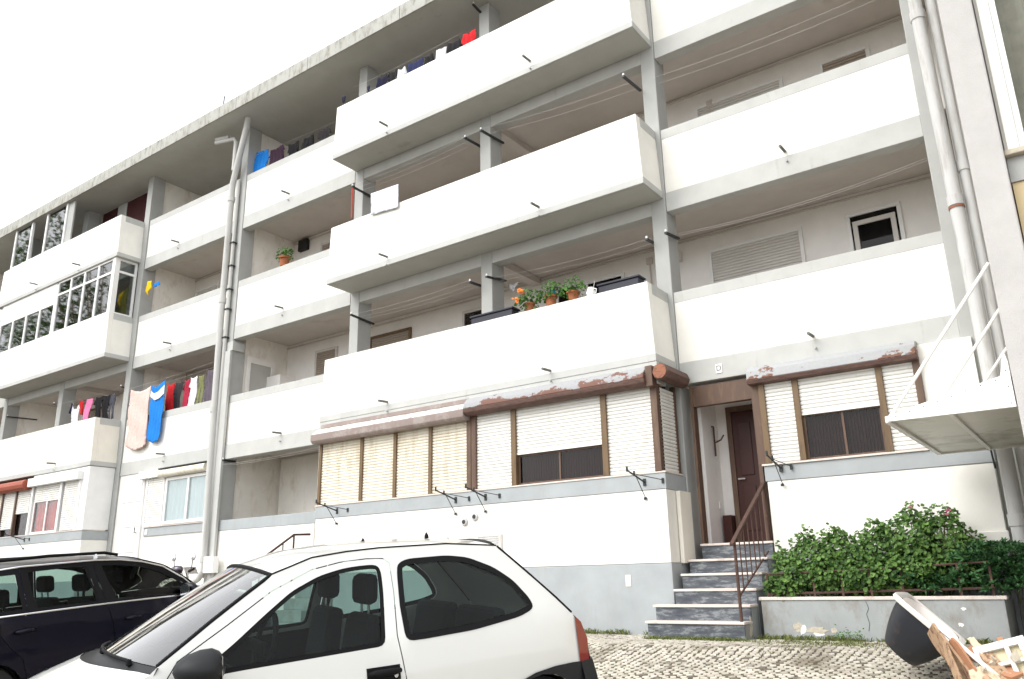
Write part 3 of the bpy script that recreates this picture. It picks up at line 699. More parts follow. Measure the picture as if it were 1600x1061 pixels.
# --- entrance hall behind the open door
part('hall_wall', MB().box(-4.84, -4.70, 11.37, 11.95, .44, 2.74), M['inner'], bld)
part('hall_wall', MB().box(-4.84, -3.62, 11.95, 12.02, .44, 2.74), M['inner'], bld)
part('hall_wall', MB().box(-3.70, -3.62, 11.31, 11.949, .44, 2.74), M['inner'], bld)
part('hall_floor', MB().box(-4.70, -3.7, 11.06, 11.949, .25, .458), paint('red_floor_tiles', (.16, .05, .035), .4), bld)
part('hall_ceiling', MB().box(-4.84, -3.62, 11.24, 11.949, 2.742, 2.76), M['inner'], bld)
df = part('door_frame', MB().box(-4.70, -3.75, 11.06, 11.16, 2.40, 2.70), M['brown'], bld, .005)
part('jamb', MB().box(-4.715, -4.675, 11.04, 11.18, .45, 2.70), M['brown'], df)
part('jamb', MB().box(-3.80, -3.745, 11.04, 11.18, .45, 2.40), M['brown'], df)
dk = paint('dark_red_door', (.055, .018, .014), .4, bump=0)
d = part('front_door', MB().box(-4.44, -3.78, 11.90, 11.946, .46, 2.42), dk, bld, .005)
part('door_frame', MB().box(-4.52, -4.441, 11.88, 11.948, .46, 2.5).box(-4.441, -3.72, 11.88, 11.948, 2.421, 2.5), M['brown'], d, .005)
part('panel', MB().box(-4.36, -4.16, 11.885, 11.9, .65, 1.3).box(-4.36, -4.16, 11.885, 11.9, 1.45, 2.25), dk, d, .008)
part('handle', MB().tube([(-4.4, 11.9, 1.4), (-4.4, 11.85, 1.4), (-4.3, 11.85, 1.4)], .012, 6), M['pipe'], d)
part('wall_bracket', MB().tube([(-4.69, 11.7, 2.2), (-4.66, 11.7, 2.2), (-4.66, 11.7, 1.75)], .014, 6).tube([(-4.66, 11.7, 1.95), (-4.55, 11.68, 1.98), (-4.5, 11.68, 2.05)], .012, 6), M['rust'], bld)
part('hall_cabinet', MB().box(-4.66, -4.53, 11.75, 11.94, .458, .88), dk, bld, .005)
part('socket', MB().box(-4.698, -4.685, 11.75, 11.83, .98, 1.08), M['wframe'], bld)

# --- house letter plate
pl = part('letter_plate', MB().box(-4.27, -4.17, 11.004, 11.014, 2.83, 2.965), M['wframe'], bld, .004)
cu_ = bpy.data.curves.new('plate_letter', 'FONT'); cu_.body = 'D'; cu_.size = .11; cu_.extrude = .001; cu_.align_x = 'CENTER'; cu_.align_y = 'CENTER'
tmp = bpy.data.objects.new('tmp_text', cu_); COL.objects.link(tmp)
dg = bpy.context.evaluated_depsgraph_get(); me = bpy.data.meshes.new_from_object(tmp.evaluated_get(dg)); bpy.data.objects.remove(tmp)
lt = MB(); lt.add([(-4.22+v.co.x, 11.002-v.co.z, 2.898+v.co.y) for v in me.vertices], [tuple(p.vertices) for p in me.polygons])
part('letter', lt, plain('dark_gray_letter', (.06, .06, .07), .5), pl)

# --- glazed balconies of the left bay
def glazing(x0, x1, z0, z1, n, tr, y=10.37, sh=0, name='glazed_enclosure'):
    m = MB(); w = (x1-x0)/n
    m.box(x0, x1, y, y+.06, z0, z0+.05); m.box(x0, x1, y, y+.06, z1-.05, z1)
    for i in range(n+1): m.box(x0+i*w-.035, x0+i*w+.035, y-.004, y+.064, z0+.05, z1-.05)
    if tr: m.box(x0, x1, y+.002, y+.058, tr-.03, tr+.03)
    e = part(name, m, M['wframe'], bld)
    for i in range(n):
        zt = z1-.05
        if sh: part('shutter_panel', MB().box(x0+i*w+.04, x0+(i+1)*w-.04, y+.0, y+.05, sh, zt), M['slat'], e); zt = sh
        part('pane', MB().box(x0+i*w+.035, x0+(i+1)*w-.035, y+.028, y+.033, z0+.05, zt), M['glass'], e)
    return e
glazing(-27.1, -23.7, 7.0, 8.6, 4, 0, sh=7.95); glazing(-23.6, -20.62, 7.02, 8.6, 4, 8.2)
side = MB()
for y in (10.44, 10.93): side.box(-20.58, -20.50, y, y+.06, 7.02, 8.6)
for z in (7.02, 8.2, 8.54): side.box(-20.57, -20.51, 10.5, 10.93, z, z+.06)
e = part('glazed_side', side, M['wframe'], bld); part('pane', MB().box(-20.545, -20.54, 10.5, 10.93, 7.08, 8.54), M['glass'], e)
part('corner_post', MB().box(-20.62, -20.5, 10.36, 10.439, 7.02, 8.6), M['wframe'], e)
m = MB(); m.box(-27.1, -23.75, 10.37, 10.43, 9.84, 9.89); 
for x in (-27.06, -25.98, -25.0, -23.8): m.box(x-.04, x+.04, 10.366, 10.434, 9.89, 11.18)
e = part('glazed_enclosure', m, M['wframe'], bld)
for a, b_ in ((-27.02, -26.02), (-24.96, -23.84)): part('pane', MB().box(a, b_, 10.397, 10.402, 9.89, 11.15), M['glass'], e)
part('end_panel', MB().box(-23.72, -23.4, 10.4, 10.44, 9.84, 11.18), M['gray'], e)
part('post', MB().box(-22.8, -22.3, 11.4, 11.5, 9.8, 11.18), M['gray'], e)

# --- TV aerials on the roof
def aerial(x, y, z, h, label):
    t_ = thing('roof_aerial', label, 'aerial', (x, y, z))
    part('mast', MB().tube([(x, y, z), (x, y, z+h)], .018, 6), M['iron'], t_)
    part('boom', MB().tube([(x-.35, y, z+h*.75), (x+.35, y, z+h*.7)], .014, 6), M['iron'], t_)
    e_ = MB()
    for i in range(5): e_.tube([(x-.3+i*.15, y-.2+.03*i, z+h*.74-.008*i), (x-.3+i*.15, y+.2-.03*i, z+h*.74-.008*i)], .011, 5)
    part('elements', e_, M['iron'], t_)
aerial(-18.1, 11.6, 11.5, 1.75, 'small dark television aerial standing on the roof edge above the left downpipe')
aerial(-19.6, 12.2, 11.5, 2.1, 'farther dark television aerial left of its neighbour on the roof')

# ------------------------------------------------------------------ entrance steps, railing, planter
stp = thing('entrance_steps', 'flight of blue-gray marble steps with pink treads rising to the open front door', 'steps', (-4.2, 9.7, -.72))
TY = [10.97, 10.70, 10.43, 10.18, 9.93, 9.68]; TZ = [.455, .245, .06, -.13, -.315, -.50]
for i in range(6):
    xl = -4.96 if i > 3 else (-4.79 if i > 0 else -4.71); xr = -3.69
    back = TY[i-1]+.018 if i else 11.05
    zb_ = TZ[i+1] if i < 5 else -.78
    part('riser', MB().box(xl+.012, xr-.012, TY[i]+.018, TY[i]+.04, zb_, TZ[i]-.031), M['marble'], stp, .002)
    part('tread', MB().box(xl-(.015 if i > 3 else 0), xr, TY[i]-.008, back, TZ[i]-.03, TZ[i]), M['tread'], stp, .006)
    part('cheek', MB().box(xl+.012, xr-.012, TY[i]+.041, 11.0 if i == 0 else TY[i-1]+.0175, -.9, TZ[i]-.032), M['cement'], stp)
pt = MB(); pts2 = [(0, 0), (.05, .02), (.09, .1), (.07, .2), (.03, .24), (.02, .12), (-.02, .05)]
pt.prism(pts2, (-3.7005, 9.86, -.68), (0, 1, 0), (0, 0, 1), (.004, 0, 0)); part('chipped_patch', pt, M['plaster_patch'], stp)
rl_ = thing('stair_railing', 'rusty iron railing with thin bars beside the marble steps to the open door', 'railing', (-3.74, 9.75, -.5))
xr = -3.75
part('post', MB().tube([(xr, 9.75, -.5), (xr, 9.75, .42)], .02, 8), M['rust'], rl_)
part('post', MB().tube([(xr, 11.0, .455), (xr, 11.0, 1.22)], .02, 8), M['rust'], rl_)
part('handrail', MB().obox((xr-.025, 9.66, .36), (.05, 0, 0), (0, 1.36, .84), (0, -.012, .03)), M['rust'], rl_, .006)
part('lower_rail', MB().tube([(xr, 9.75, -.22), (xr, 10.92, .32)], .014, 6), M['rust'], rl_)
for i in range(6):
    t = (i+1)/7; y = 9.75+t*1.17
    part('bar', MB().tube([(xr, y, -.22+t*.54), (xr, y, .41+t*.76)], .009, 6), M['rust'], rl_)
lr = thing('stair_railing', 'brown iron stair railing behind the white car, below the open lobby', 'railing', (-12.95, 9.8, -.5))
xr = -12.85
part('handrail', MB().tube([(xr, 9.3, .12), (xr, 10.6, .95), (xr, 10.99, .97)], .022, 8), M['rust'], lr)
for i in range(6):
    y = 9.35+i*.25; z = .12+(y-9.3)*.64
    part('bar', MB().tube([(xr, y, -.65+max(0, (y-9.6)*.6)), (xr, y, z)], .012 if i < 5 else .018, 6), M['rust'], lr)
ls = thing('lobby_steps', 'pale steps up to the lobby behind the white car', 'steps', (-12.4, 9.8, -.7))
for i in range(5):
    part('step', MB().box(-12.8, -12.0, 9.9+.25*i, 11.0, -.75 if i == 0 else -.62+.2*(i-1), -.62+.2*i), M['cement'], ls, .01)

pln = thing('planter', 'long gray rendered planter with a pale marble coping beside the steps', 'planter', (-2.3, 10.4, -.7))
part('front_wall', MB().box(-3.62, -1.06, 10.10, 10.24, -.9, -.272), M['cement'], pln, .008)
part('end_wall', MB().box(-1.2, -1.06, 10.241, 10.9, -.9, -.272), M['cement'], pln, .008)
part('end_wall', MB().box(-3.62, -3.48, 10.241, 10.9, -.9, -.272), M['cement'], pln, .008)
part('coping', MB().box(-3.64, -1.035, 10.085, 10.27, -.27, -.232), M['tread'], pln, .006)
part('soil', MB().box(-3.47, -1.21, 10.245, 10.9, -.9, -.31), paint('dark_soil', (.05, .038, .028), bump=.8, bscale=30, var=.4), pln)
def blot(par, x, y, z, sx, sz, mat, seed, name='bare_patch'):
    rr = random.Random(seed); n = 14
    poly = [(sx*math.cos(2*math.pi*i/n)*rr.uniform(.55, 1.1), sz*math.sin(2*math.pi*i/n)*rr.uniform(.5, 1.1)) for i in range(n)]
    part(name, MB().prism(poly, (x, y, z), (1, 0, 0), (0, 0, 1), (0, .006, 0)), mat, par)
blot(pln, -3.21, 10.096, -.57, .065, .07, M['plaster_patch'], 1); blot(pln, -3.0, 10.096, -.60, .13, .05, M['plaster_patch'], 2); blot(pln, -2.8, 10.096, -.6, .04, .04, M['plaster_patch'], 3)
blot(pln, -3.16, 10.097, -.60, .05, .07, M['white_metal'], 5, 'paint_flake'); blot(pln, -2.98, 10.097, -.64, .07, .03, M['white_metal'], 6, 'paint_flake')
part('repair_patch', MB().box(-5.56, -5.48, 10.322, 10.3285, -.09, .06), M['white2'], bld)
blot(pln, -1.50, 10.097, -.52, .04, .025, M['white_metal'], 8, 'paint_flake'); blot(pln, -1.45, 10.097, -.36, .03, .02, M['white_metal'], 9, 'paint_flake')
part('crack', MB().tube([(-2.42, 10.1, -.28), (-2.40, 10.098, -.36), (-2.43, 10.098, -.42), (-2.41, 10.098, -.52), (-2.43, 10.098, -.6)], .003, 4), M['dark'], pln)
pf = thing('planter_rail', 'low rusty iron rail along the planter, half hidden in the leaves', 'rail', (-2.3, 10.14, -.23))
part('top_rail', MB().tube([(-3.55, 10.14, .03), (-2.3, 10.14, .06), (-1.13, 10.14, .11)], .011, 6), M['rust'], pf)
part('bottom_rail', MB().tube([(-3.55, 10.14, -.20), (-1.13, 10.14, -.155)], .014, 6), M['rust'], pf)
for x in (-3.53, -2.98, -2.66, -2.35, -2.02, -1.45, -1.15):
    part('post', MB().box(x-.012, x+.012, 10.128, 10.152, -.231, .04+.03*(x+3.5)), M['rust'], pf)

# ------------------------------------------------------------------ leaves
def leaf(mb, p, r, n, tone, kind=0):
    n = Vector(n).normalized(); a = n.orthogonal().normalized(); an = rnd.uniform(0, 6.28)
    b = n.cross(a); a, b = a*math.cos(an)+b*math.sin(an), b*math.cos(an)-a*math.sin(an)
    p = Vector(p)
    if kind == 0:        # round lobed leaf, slightly cupped
        k = 7; v = [p-n*r*.25]
        for i in range(k):
            t = 2*math.pi*i/k; rr = r*(1 if i % 2 else .8)*rnd.uniform(.85, 1.1)
            v.append(p+a*rr*math.cos(t)+b*rr*math.sin(t)+n*r*.12*math.sin(2*t))
        mb.add(v, [(0, i+1, (i+1) % k+1) for i in range(k)], tone)
    else:                # long narrow leaf, bent
        w = r*.16 if kind == 1 else r*.3
        v = [p-b*w*.4, p+b*w*.4, p+a*r*.5+b*w+n*r*.08, p+a*r*.5-b*w+n*r*.08, p+a*r-n*r*.15]
        mb.add(v, [(0, 1, 2, 3), (3, 2, 4)], tone)
def clump_bush(mb, centers, count, r, kind=0, cut=None, spread=1.0):
    tot = sum(c[3]**2 for c in centers)
    for (x, y, z, R_, ry) in centers:
        for _ in range(int(count*R_**2/tot)):
            d = Vector((rnd.gauss(0, 1), rnd.gauss(0, 1), rnd.gauss(0, 1))).normalized(); q = rnd.uniform(.45, 1.0)**.5*rnd.uniform(.9, 1.12)
            p = Vector((x+d.x*R_*q, y+d.y*ry*q, z+d.z*R_*q*.9))
            if cut and cut(p): continue
            nn = Vector((d.x*.6+rnd.gauss(0, .45), d.y*.6-.35+rnd.gauss(0, .45), d.z*.5+.55+rnd.gauss(0, .4)))
            leaf(mb, p, r*rnd.uniform(.55, 1.25), nn, min(1, max(0, rnd.gauss(.40, .27))), kind)
M['geranium'] = leafmat('geranium_leaf', (.026, .07, .015), (.17, .305, .07))
M['spurge'] = leafmat('spurge_leaf', (.02, .07, .024), (.085, .21, .07))
M['stem'] = plain('green_brown_stem', (.10, .11, .04), .8)
ccut = lambda p: p.y > 10.86 or p.z < -.33 or p.y < 9.98
def sprigs(mb, spots):
    for x, z in spots:
        dx, dz = rnd.uniform(-.05, .05), rnd.uniform(.04, .10); y = rnd.uniform(10.35, 10.65)
        for k in range(9):
            t = k/8; leaf(mb, (x+dx*t+rnd.gauss(0, .018), y+rnd.gauss(0, .02), z+dz*t+rnd.gauss(0, .012)), .022*rnd.uniform(.7, 1.2), (rnd.gauss(0, .5), -.6, .7), min(1, max(0, rnd.gauss(.55, .25))))
def stems(t_, x0, x1, zt, n):
    for i in range(n):
        x = rnd.uniform(x0, x1); xe = x+rnd.uniform(-.2, .2); y = rnd.uniform(10.35, 10.7)
        part('stem', MB().tube([(x, 10.5, -.32), ((x+xe)/2, y, zt*.4-.1), (xe, y, zt*rnd.uniform(.6, 1))], [.014, .010, .005], 5), M['stem'], t_)
b1 = thing('geranium_bush', 'lower dense green geranium bush beside the steps', 'bush', (-3.0, 10.5, -.31))
mb = MB(); clump_bush(mb, [(-3.3, 10.42, .0, .27, .27), (-3.05, 10.5, .2, .3, .26), (-2.75, 10.5, .22, .3, .27), (-3.5, 10.35, -.1, .16, .2), (-2.5, 10.45, .12, .3, .28), (-2.9, 10.32, -.03, .3, .22), (-2.5, 10.3, -.08, .25, .2), (-3.3, 10.2, -.14, .2, .14), (-3.42, 10.5, .22, .12, .15), (-3.14, 10.55, .42, .11, .15), (-2.76, 10.55, .46, .12, .14), (-3.45, 10.14, -.1, .11, .09), (-3.2, 10.13, -.02, .14, .1), (-2.85, 10.14, .02, .17, .1), (-2.55, 10.14, -.03, .15, .1)], 6400, .027, 0, ccut)
sprigs(mb, [(-3.55, .05), (-3.42, .33), (-3.3, .36), (-3.2, .46), (-3.05, .50), (-2.9, .47), (-2.75, .52), (-2.62, .44), (-3.5, .2), (-3.12, .52)]); part('foliage', mb, M['geranium'], b1); stems(b1, -3.3, -2.5, .4, 8)
b2 = thing('geranium_bush', 'taller geranium bush with pink flowers in the middle of the planter', 'bush', (-1.9, 10.5, -.31))
mb = MB(); clump_bush(mb, [(-2.25, 10.5, .25, .32, .28), (-1.95, 10.52, .38, .33, .28), (-1.62, 10.52, .36, .32, .28), (-1.42, 10.5, .22, .24, .27), (-1.9, 10.4, .08, .36, .28), (-1.5, 10.42, .05, .25, .25), (-2.2, 10.36, -.05, .28, .22), (-1.92, 10.6, .68, .1, .12), (-1.5, 10.6, .64, .1, .12), (-2.32, 10.55, .5, .13, .14), (-1.25, 10.5, .22, .13, .2), (-1.75, 10.58, .58, .14, .14), (-2.3, 10.14, -.02, .15, .1), (-2.05, 10.14, .04, .16, .1), (-1.8, 10.14, .06, .13, .1)], 6400, .027, 0, ccut)
sprigs(mb, [(-2.5, .44), (-2.38, .56), (-2.25, .57), (-2.08, .64), (-1.95, .74), (-1.87, .72), (-1.7, .68), (-1.52, .70), (-1.42, .56), (-1.3, .42), (-1.22, .32), (-2.6, .4), (-1.6, .68)]); part('foliage', mb, M['geranium'], b2); stems(b2, -2.2, -1.5, .6, 8)
pk = plain('pink_petals', (.50, .14, .22), .6)
for x, z in ((-1.88, .74), (-1.50, .68), (-1.52, .65)):
    f = MB()
    for _ in range(9): leaf(f, (x+rnd.gauss(0, .012), 10.5+rnd.gauss(0, .012), z+rnd.gauss(0, .012)), .014, (rnd.gauss(0, .6), -1, .5), .5)
    part('flower', f, pk, b2)
def spurge(x0, x1, label, zt, n, ylo=10.2):
    t_ = thing('leafy_weed', label, 'plant', ((x0+x1)/2, 10.45, -.31)); mb = MB()
    for _ in range(n):
        x = rnd.uniform(x0, x1); y = rnd.uniform(ylo, 10.75); z = rnd.uniform(-.2, zt)*(1-.35*abs((x-(x0+x1)/2)/(x1-x0)*2)**2)+.02
        d = Vector((rnd.gauss(0, .5), -.4+rnd.gauss(0, .4), 1)).normalized()
        for k in range(13):
            dd = (d*.5+Vector((rnd.gauss(0, 1), rnd.gauss(0, 1), rnd.gauss(.1, .6))).normalized()).normalized()
            pp = Vector((x, y, z)); e = dd*.075*rnd.uniform(.7, 1.2); s_ = dd.cross(d).normalized()*.011
            mb.add([pp-s_*.5, pp+s_*.5, pp+e*.6+s_, pp+e*.6-s_, pp+e-d*.012], [(0, 1, 2, 3), (3, 2, 4)], min(1, max(0, rnd.gauss(.45, .22))))
    part('foliage', mb, M['spurge'], t_)
    for i in range(5):
        x = x0+(x1-x0)*(i+.5)/5; part('stem', MB().tube([(x, 10.5, -.32), (x, 10.45, zt*.5)], .008, 5), M['stem'], t_)
spurge(-2.1, -1.45, 'feathery green weed hanging over the middle of the planter coping', .02, 150, 10.06)
spurge(-1.5, -.72, 'feathery dark green weed at the right end of the planter', .30, 420, 10.06)
# weeds and grass in the joints
gm = leafmat('grass_blades', (.06, .085, .02), (.24, .27, .08))
gr = MB()
def tuft(x, y, n, h, s):
    for _ in range(n):
        px, py = x+rnd.gauss(0, s), y+rnd.gauss(0, s*.5); a = rnd.uniform(0, 6.28); hh = h*rnd.uniform(.4, 1.2); w = .004
        dx, dy = math.cos(a), math.sin(a); z = gz(py)-.015; l = hh*rnd.uniform(.3, .9)
        gr.add([(px-dy*w, py+dx*w, z), (px+dy*w, py-dx*w, z), (px+dx*l*.4+dy*w*.7, py+dy*l*.4-dx*w*.7, z+hh*.7), (px+dx*l, py+dy*l, z+hh)], [(0, 1, 2), (0, 2, 3)], rnd.random())
for _ in range(26):
    cx = rnd.uniform(-8, -4.95)
    for _ in range(5): tuft(cx+rnd.gauss(0, .07), 10.27-abs(rnd.gauss(0, .04)), 12, rnd.uniform(.03, .085), .04)
for _ in range(90): tuft(rnd.uniform(-4.9, -3.6), 9.64-abs(rnd.gauss(0, .05)), 12, .05, .06)
for _ in range(34):
    cx = rnd.uniform(-3.68, -1.0)
    for _ in range(6): tuft(cx+rnd.gauss(0, .09), 10.06-abs(rnd.gauss(0, .10)), 12, rnd.uniform(.025, .075), .05)
for _ in range(120): tuft(rnd.gauss(-2.6, .6), 9.7-abs(rnd.gauss(0, .35)), 14, .035, .08)
for _ in range(700): tuft(rnd.uniform(-8, .3), rnd.uniform(5.5, 10), 5, .014, .05)
o = solo('grass', gr, gm, 'thin grass and moss growing along the wall foot and between the cobbles', 'grass', kind='stuff')
wd = thing('weed', 'small broad leaved weed growing at the foot of the planter', 'weed', (-2.62, 9.95, -.7)); mb = MB()
for _ in range(60): leaf(mb, (-2.62+rnd.gauss(0, .09), 9.95+rnd.gauss(0, .05), -.66+abs(rnd.gauss(0, .04))), .035, (rnd.gauss(0, .5), -.4, 1), rnd.random(), 2)
part('leaves', mb, leafmat('weed_leaf', (.04, .11, .02), (.12, .26, .06)), wd)

# ------------------------------------------------------------------ neighbouring building with its canopy
nb = thing('neighbouring_building', 'edge of the next building with a rough gray pier and a cream framed window', 'building', (0, 8, -.75))
M['pier'] = paint('rough_gray_render', (.49, .475, .46), bump=.7, bscale=120, var=.07, scale=5)
part('corner_pier', MB().box(-.478, -.2, 7.9, 11.0, -1, 12), M['pier'], nb, .012)
part('wall', MB().box(-.19, 5, 8.06, 11, -1, 3.36), paint('ochre_render', (.62, .50, .30)), nb)
part('sill_band', MB().box(-.195, 5, 8.04, 11, 3.362, 3.60), M['gray'], nb)
part('sill', MB().box(-.20, 5, 7.97, 8.3, 3.602, 3.66), M['plaster_patch'], nb, .01)
part('wall', MB().box(-.192, -.17, 8.05, 11, 3.662, 12), M['white'], nb)
part('jamb', MB().box(-.168, -.075, 8.0, 8.2, 3.662, 12), M['white'], nb, .005)
w = part('window', frame_mb(-.073, 1.6, 3.67, 6.4, 8.03, 8.09, .05), M['wframe'], nb)
part('pane', MB().box(-.02, 1.55, 8.055, 8.06, 3.72, 6.35), M['glass_low'], w)
part('curtain', MB().grid([[(-.02+i*.05, 8.25+.02*math.sin(i*1.4), z) for i in range(32)] for z in (3.72, 6.35)]), plain('beige_curtain', (.36, .31, .24), .9, var=.2), w)
part('wall', MB().box(-.19, 5, 8.06, 11, 6.41, 12), M['white'], nb)
M['poly'] = paint('aged_translucent_sheet', (.66, .65, .58), rough=.35, bump=0, stain=(.36, .36, .28), stain_at=(.5, .62), sscale=1.2, sstretch=(1, 1, 1), var=.1)
cp = part('entrance_canopy', MB().box(-1.47, -.482, 7.93, 10.57, 1.345, 1.352), M['poly'], nb)
part('fascia', MB().prism([(-1.50, 1.325), (-.485, 1.325), (-.485, 1.72), (-.505, 1.82), (-.56, 1.60), (-1.50, 1.375)], (0, 7.90, 0), (1, 0, 0), (0, 0, 1), (0, .028, 0)), M['white_metal'], cp, .003)
part('fascia', MB().prism([(-1.50, 1.325), (-.485, 1.325), (-.485, 1.72), (-.505, 1.82), (-.56, 1.60), (-1.50, 1.375)], (0, 10.572, 0), (1, 0, 0), (0, 0, 1), (0, .028, 0)), M['white_metal'], cp, .003)
part('front_edge', MB().box(-1.52, -1.472, 7.93, 10.57, 1.318, 1.38), M['white_metal'], cp, .004)
part('roof_sheet', MB().obox((-1.47, 7.93, 1.385), (.985, 0, .225), (0, 2.64, 0), (0, 0, .01)), M['poly'], cp)
part('rib', MB().box(-1.0, -.965, 7.93, 10.57, 1.318, 1.342), M['white_metal'], cp)
for y in (7.92, 9.2, 10.5): part('tension_rod', MB().tube([(-1.47, y, 1.37), (-.482, y, 2.62)], .017, 8), M['white_metal'], cp, smooth=40)
for i in range(8):
    t = i/7; part('rivet', MB().lathe([(0, -.004), (.004, -.003), (.0055, 0)], (-1.42+t*.82, 7.899, 1.365+t*.205), 'Y', 6), M['iron'], cp)
for z in (1.36, 1.5, 1.64): part('rivet', MB().lathe([(0, -.004), (.004, -.003), (.0055, 0)], (-.515, 7.899, z), 'Y', 6), M['iron'], cp)

# ------------------------------------------------------------------ cars
M['seal'] = plain('black_rubber', (.008, .008, .009), .65, spec=.1)
M['bumper'] = plain('charcoal_plastic', (.012, .013, .015), .55, spec=.25, var=.1)
M['tyre'] = plain('tyre_rubber', (.015, .015, .015), .85)
M['alloy'] = plain('wheel_metal', (.45, .46, .47), .35, .8)
M['chrome'] = plain('bright_trim', (.75, .76, .78), .18, 1)
M['cloth'] = plain('dark_seat_cloth', (.010, .010, .012), .9, var=.2)
M['cloth2'] = plain('gray_seat_cloth', (.03, .031, .034), .9, var=.2)
M['red_lamp'] = plain('red_lamp_plastic', (.17, .006, .008), .15, coat=1)
M['clear_lamp'] = plain('clear_lamp_plastic', (.5, .52, .53), .1, coat=1)
M['carglass'] = glass('car_glass', (.50, .62, .585), ior=1.35, boost=.7)
M['windscreen'] = glass('windscreen_glass', (.50, .60, .56), boost=2.2)
M['paint_white'] = plain('white_car_paint', (.60, .605, .58), .35, coat=.9)
M['paint_blue'] = plain('dark_blue_car_paint', (.002, .002, .009), .3, coat=.22, spec=.12)

def carframe(x, y, a, s=.107, pit=0.0):
    eu = Vector((math.sin(a), math.cos(a), s*math.cos(a)+pit)).normalized()
    ev = Vector((math.cos(a), -math.sin(a), -s*math.sin(a))); ev = (ev-eu*eu.dot(ev)).normalized()
    n = ev.cross(eu); n = n if n.z > 0 else -n
    o = Vector((x, y, -.7-s*(8.8-y))); X = -eu
    return Matrix(((X.x, ev.x, n.x, o.x), (X.y, ev.y, n.y, o.y), (X.z, ev.z, n.z, o.z), (0, 0, 0, 1)))
def lerpline(pts, u):
    if u <= pts[0][0]: return pts[0][1]
    for (a, b_), (c, d) in zip(pts, pts[1:]):
        if u <= c: return b_+(d-b_)*(u-a)/(c-a) if c > a else d
    return pts[-1][1]
def build_car(car, C):
    L, belt, hw, tum = C['L'], C['belt'], C['hw'], C['tum']; pm = C['paint']
    def S(u, z):
        p_ = 1-.24*max(0, (.95-u)/.95)**2.2-C.get('rt', .12)*max(0, (u-(L-.9))/.9)**2.2
        w = hw+.03*math.sin(math.pi*min(1, max(0, (belt-z)/.72)))-.05*max(0, (.35-z)/.2) if z < belt else hw-tum*(z-belt)
        return w*p_
    P = lambda u, v, z: (2-u, v, z)
    def panel(outl, holes=(), off=0, sp=.09, both=True, sides=(1, -1)):
        m = MB(); vv, tt = cdt(outl, holes, sp)
        for sg in sides:
            m.add([P(u, sg*(S(u, z)+off), z) for u, z in vv], [t if sg > 0 else t[::-1] for t in tt])
        return m
    drip, front = C['drip'], C['fender']; rear = C['rear']; arch = []
    def archpts(uc, r=.31, zc=.29, z0=.2):
        return [(uc+r*math.cos(t), max(z0, zc+r*math.sin(t))) for t in [math.pi*1.0-i*math.pi/12 for i in range(13)]]
    bot = [(.04, .45), (.08, .24)]+[(C['wf']-.31, .2)]+archpts(C['wf'])+[(C['wf']+.31, .2), (C['wr']-.31, .2)]+archpts(C['wr'])+[(C['wr']+.31, .2), (L-.1, .26)]
    outl = bot+rear[::-1]+drip[::-1]+front[::-1]
    body = MB(); pn = panel(outl, C['doors']); body.v, body.f, body.t = pn.v, pn.f, pn.t
    # roof, crowned across
    T = [-1+i/8 for i in range(17)]; crown = C.get('crown', .045); du = [u for u, z in drip]
    ua, ub = C['roof']; rows = []
    for i in range(25):
        u = ua+(ub-ua)*i/24; z = lerpline(drip, u); k = .06*max(0, 1-(u-ua)/.3)
        rows.append([P(u-k*(1-t*t), S(u, z)*t, z+crown*(1-t*t)) for t in T])
    body.grid(rows)
    # nose and rear end
    ft = C['nose']; rows = []
    for (u, z) in ft: rows.append([P(u+.42*abs(t)**3.2*max(.3, 1)-.0, (S(max(u, .05)+.3, z)*.985)*t, z) for t in T])
    body.grid(rows)
    bo = part('body', body, pm, car, smooth=45)
    rr_ = MB(); rows = []
    for (u, z) in C['tail']:
        b_ = C.get('tb', .09); rows.append([P(u+b_*(1-abs(t)**2.2), S(u, z)*t*.999, z+(crown*(1-t*t) if z > belt+.3 else .012*(1-t*t))) for t in T])
    rr_.grid(rows); tg = part('tailgate', rr_, pm, car, smooth=45)
    # rear window
    zt, zb_ = C['rw']; rows = []
    for i in range(7):
        z = zt+(zb_-zt)*i/6; u = lerpline([(-b_, a_) for a_, b_ in C['tail']], -z)
        rows.append([P(u+.012+C.get('tb', .09)*(1-abs(t)**2.2), S(u, z)*t, z+.012) for t in [x_*.84 for x_ in T]])
    part('rear_window', MB().grid(rows), M['glass_dark'], tg, smooth=True)
    # bonnet
    ws = C['ws']; hd_ = MB(); rows = []; u0, u1 = C['hood']
    hz = lambda u, t: lerpline(front, u)+(.085+.03*(u-u0)/(u1-u0))*(1-t*t)
    ue = lambda t: u1+(ws[0][0]-.02-u1)*t*t
    for i in range(13):
        q = i/12; row = []
        for t in T:
            ua_ = u0+.30*abs(t)**3*(1 if u0 else 1); u = ua_+(ue(t)-ua_)*q; row.append(P(u, S(u, lerpline(front, u))*t, hz(u, t)))
        rows.append(row)
    hd_.grid(rows); hp = part('bonnet', hd_, pm, car, smooth=45)
    for v in (-.25, .25):
        part('washer_jet', MB().box(2-u1+.14, 2-u1+.16, v-.008, v+.008, hz(u1-.15, v)-.02, hz(u1-.15, v)-.0), M['seal'], hp)
    # windscreen and cowl
    ws = C['ws']; rows = []; n = 12
    for i in range(n+1):
        q = i/n; u = ws[0][0]+(ws[1][0]-ws[0][0])*q; z = lerpline(ws[2], u) if len(ws) > 2 else ws[0][1]+(ws[1][1]-ws[0][1])*q
        k = .17-.11*q; rows.append([P(u-k*(1-t*t), S(u, z)*t*.985, z+crown*q*(1-t*t)+.03*(1-t*t)*(1-q)) for t in T])
    wsc = part('windscreen', MB().grid(rows), M['windscreen'], car, smooth=True)
    ring = [r_[0] for r_ in rows]+rows[-1][1:]+[r_[-1] for r_ in rows[::-1]][1:]
    part('windscreen_seal', MB().tube(ring, .013, 6), M['seal'], wsc)
    cw = []
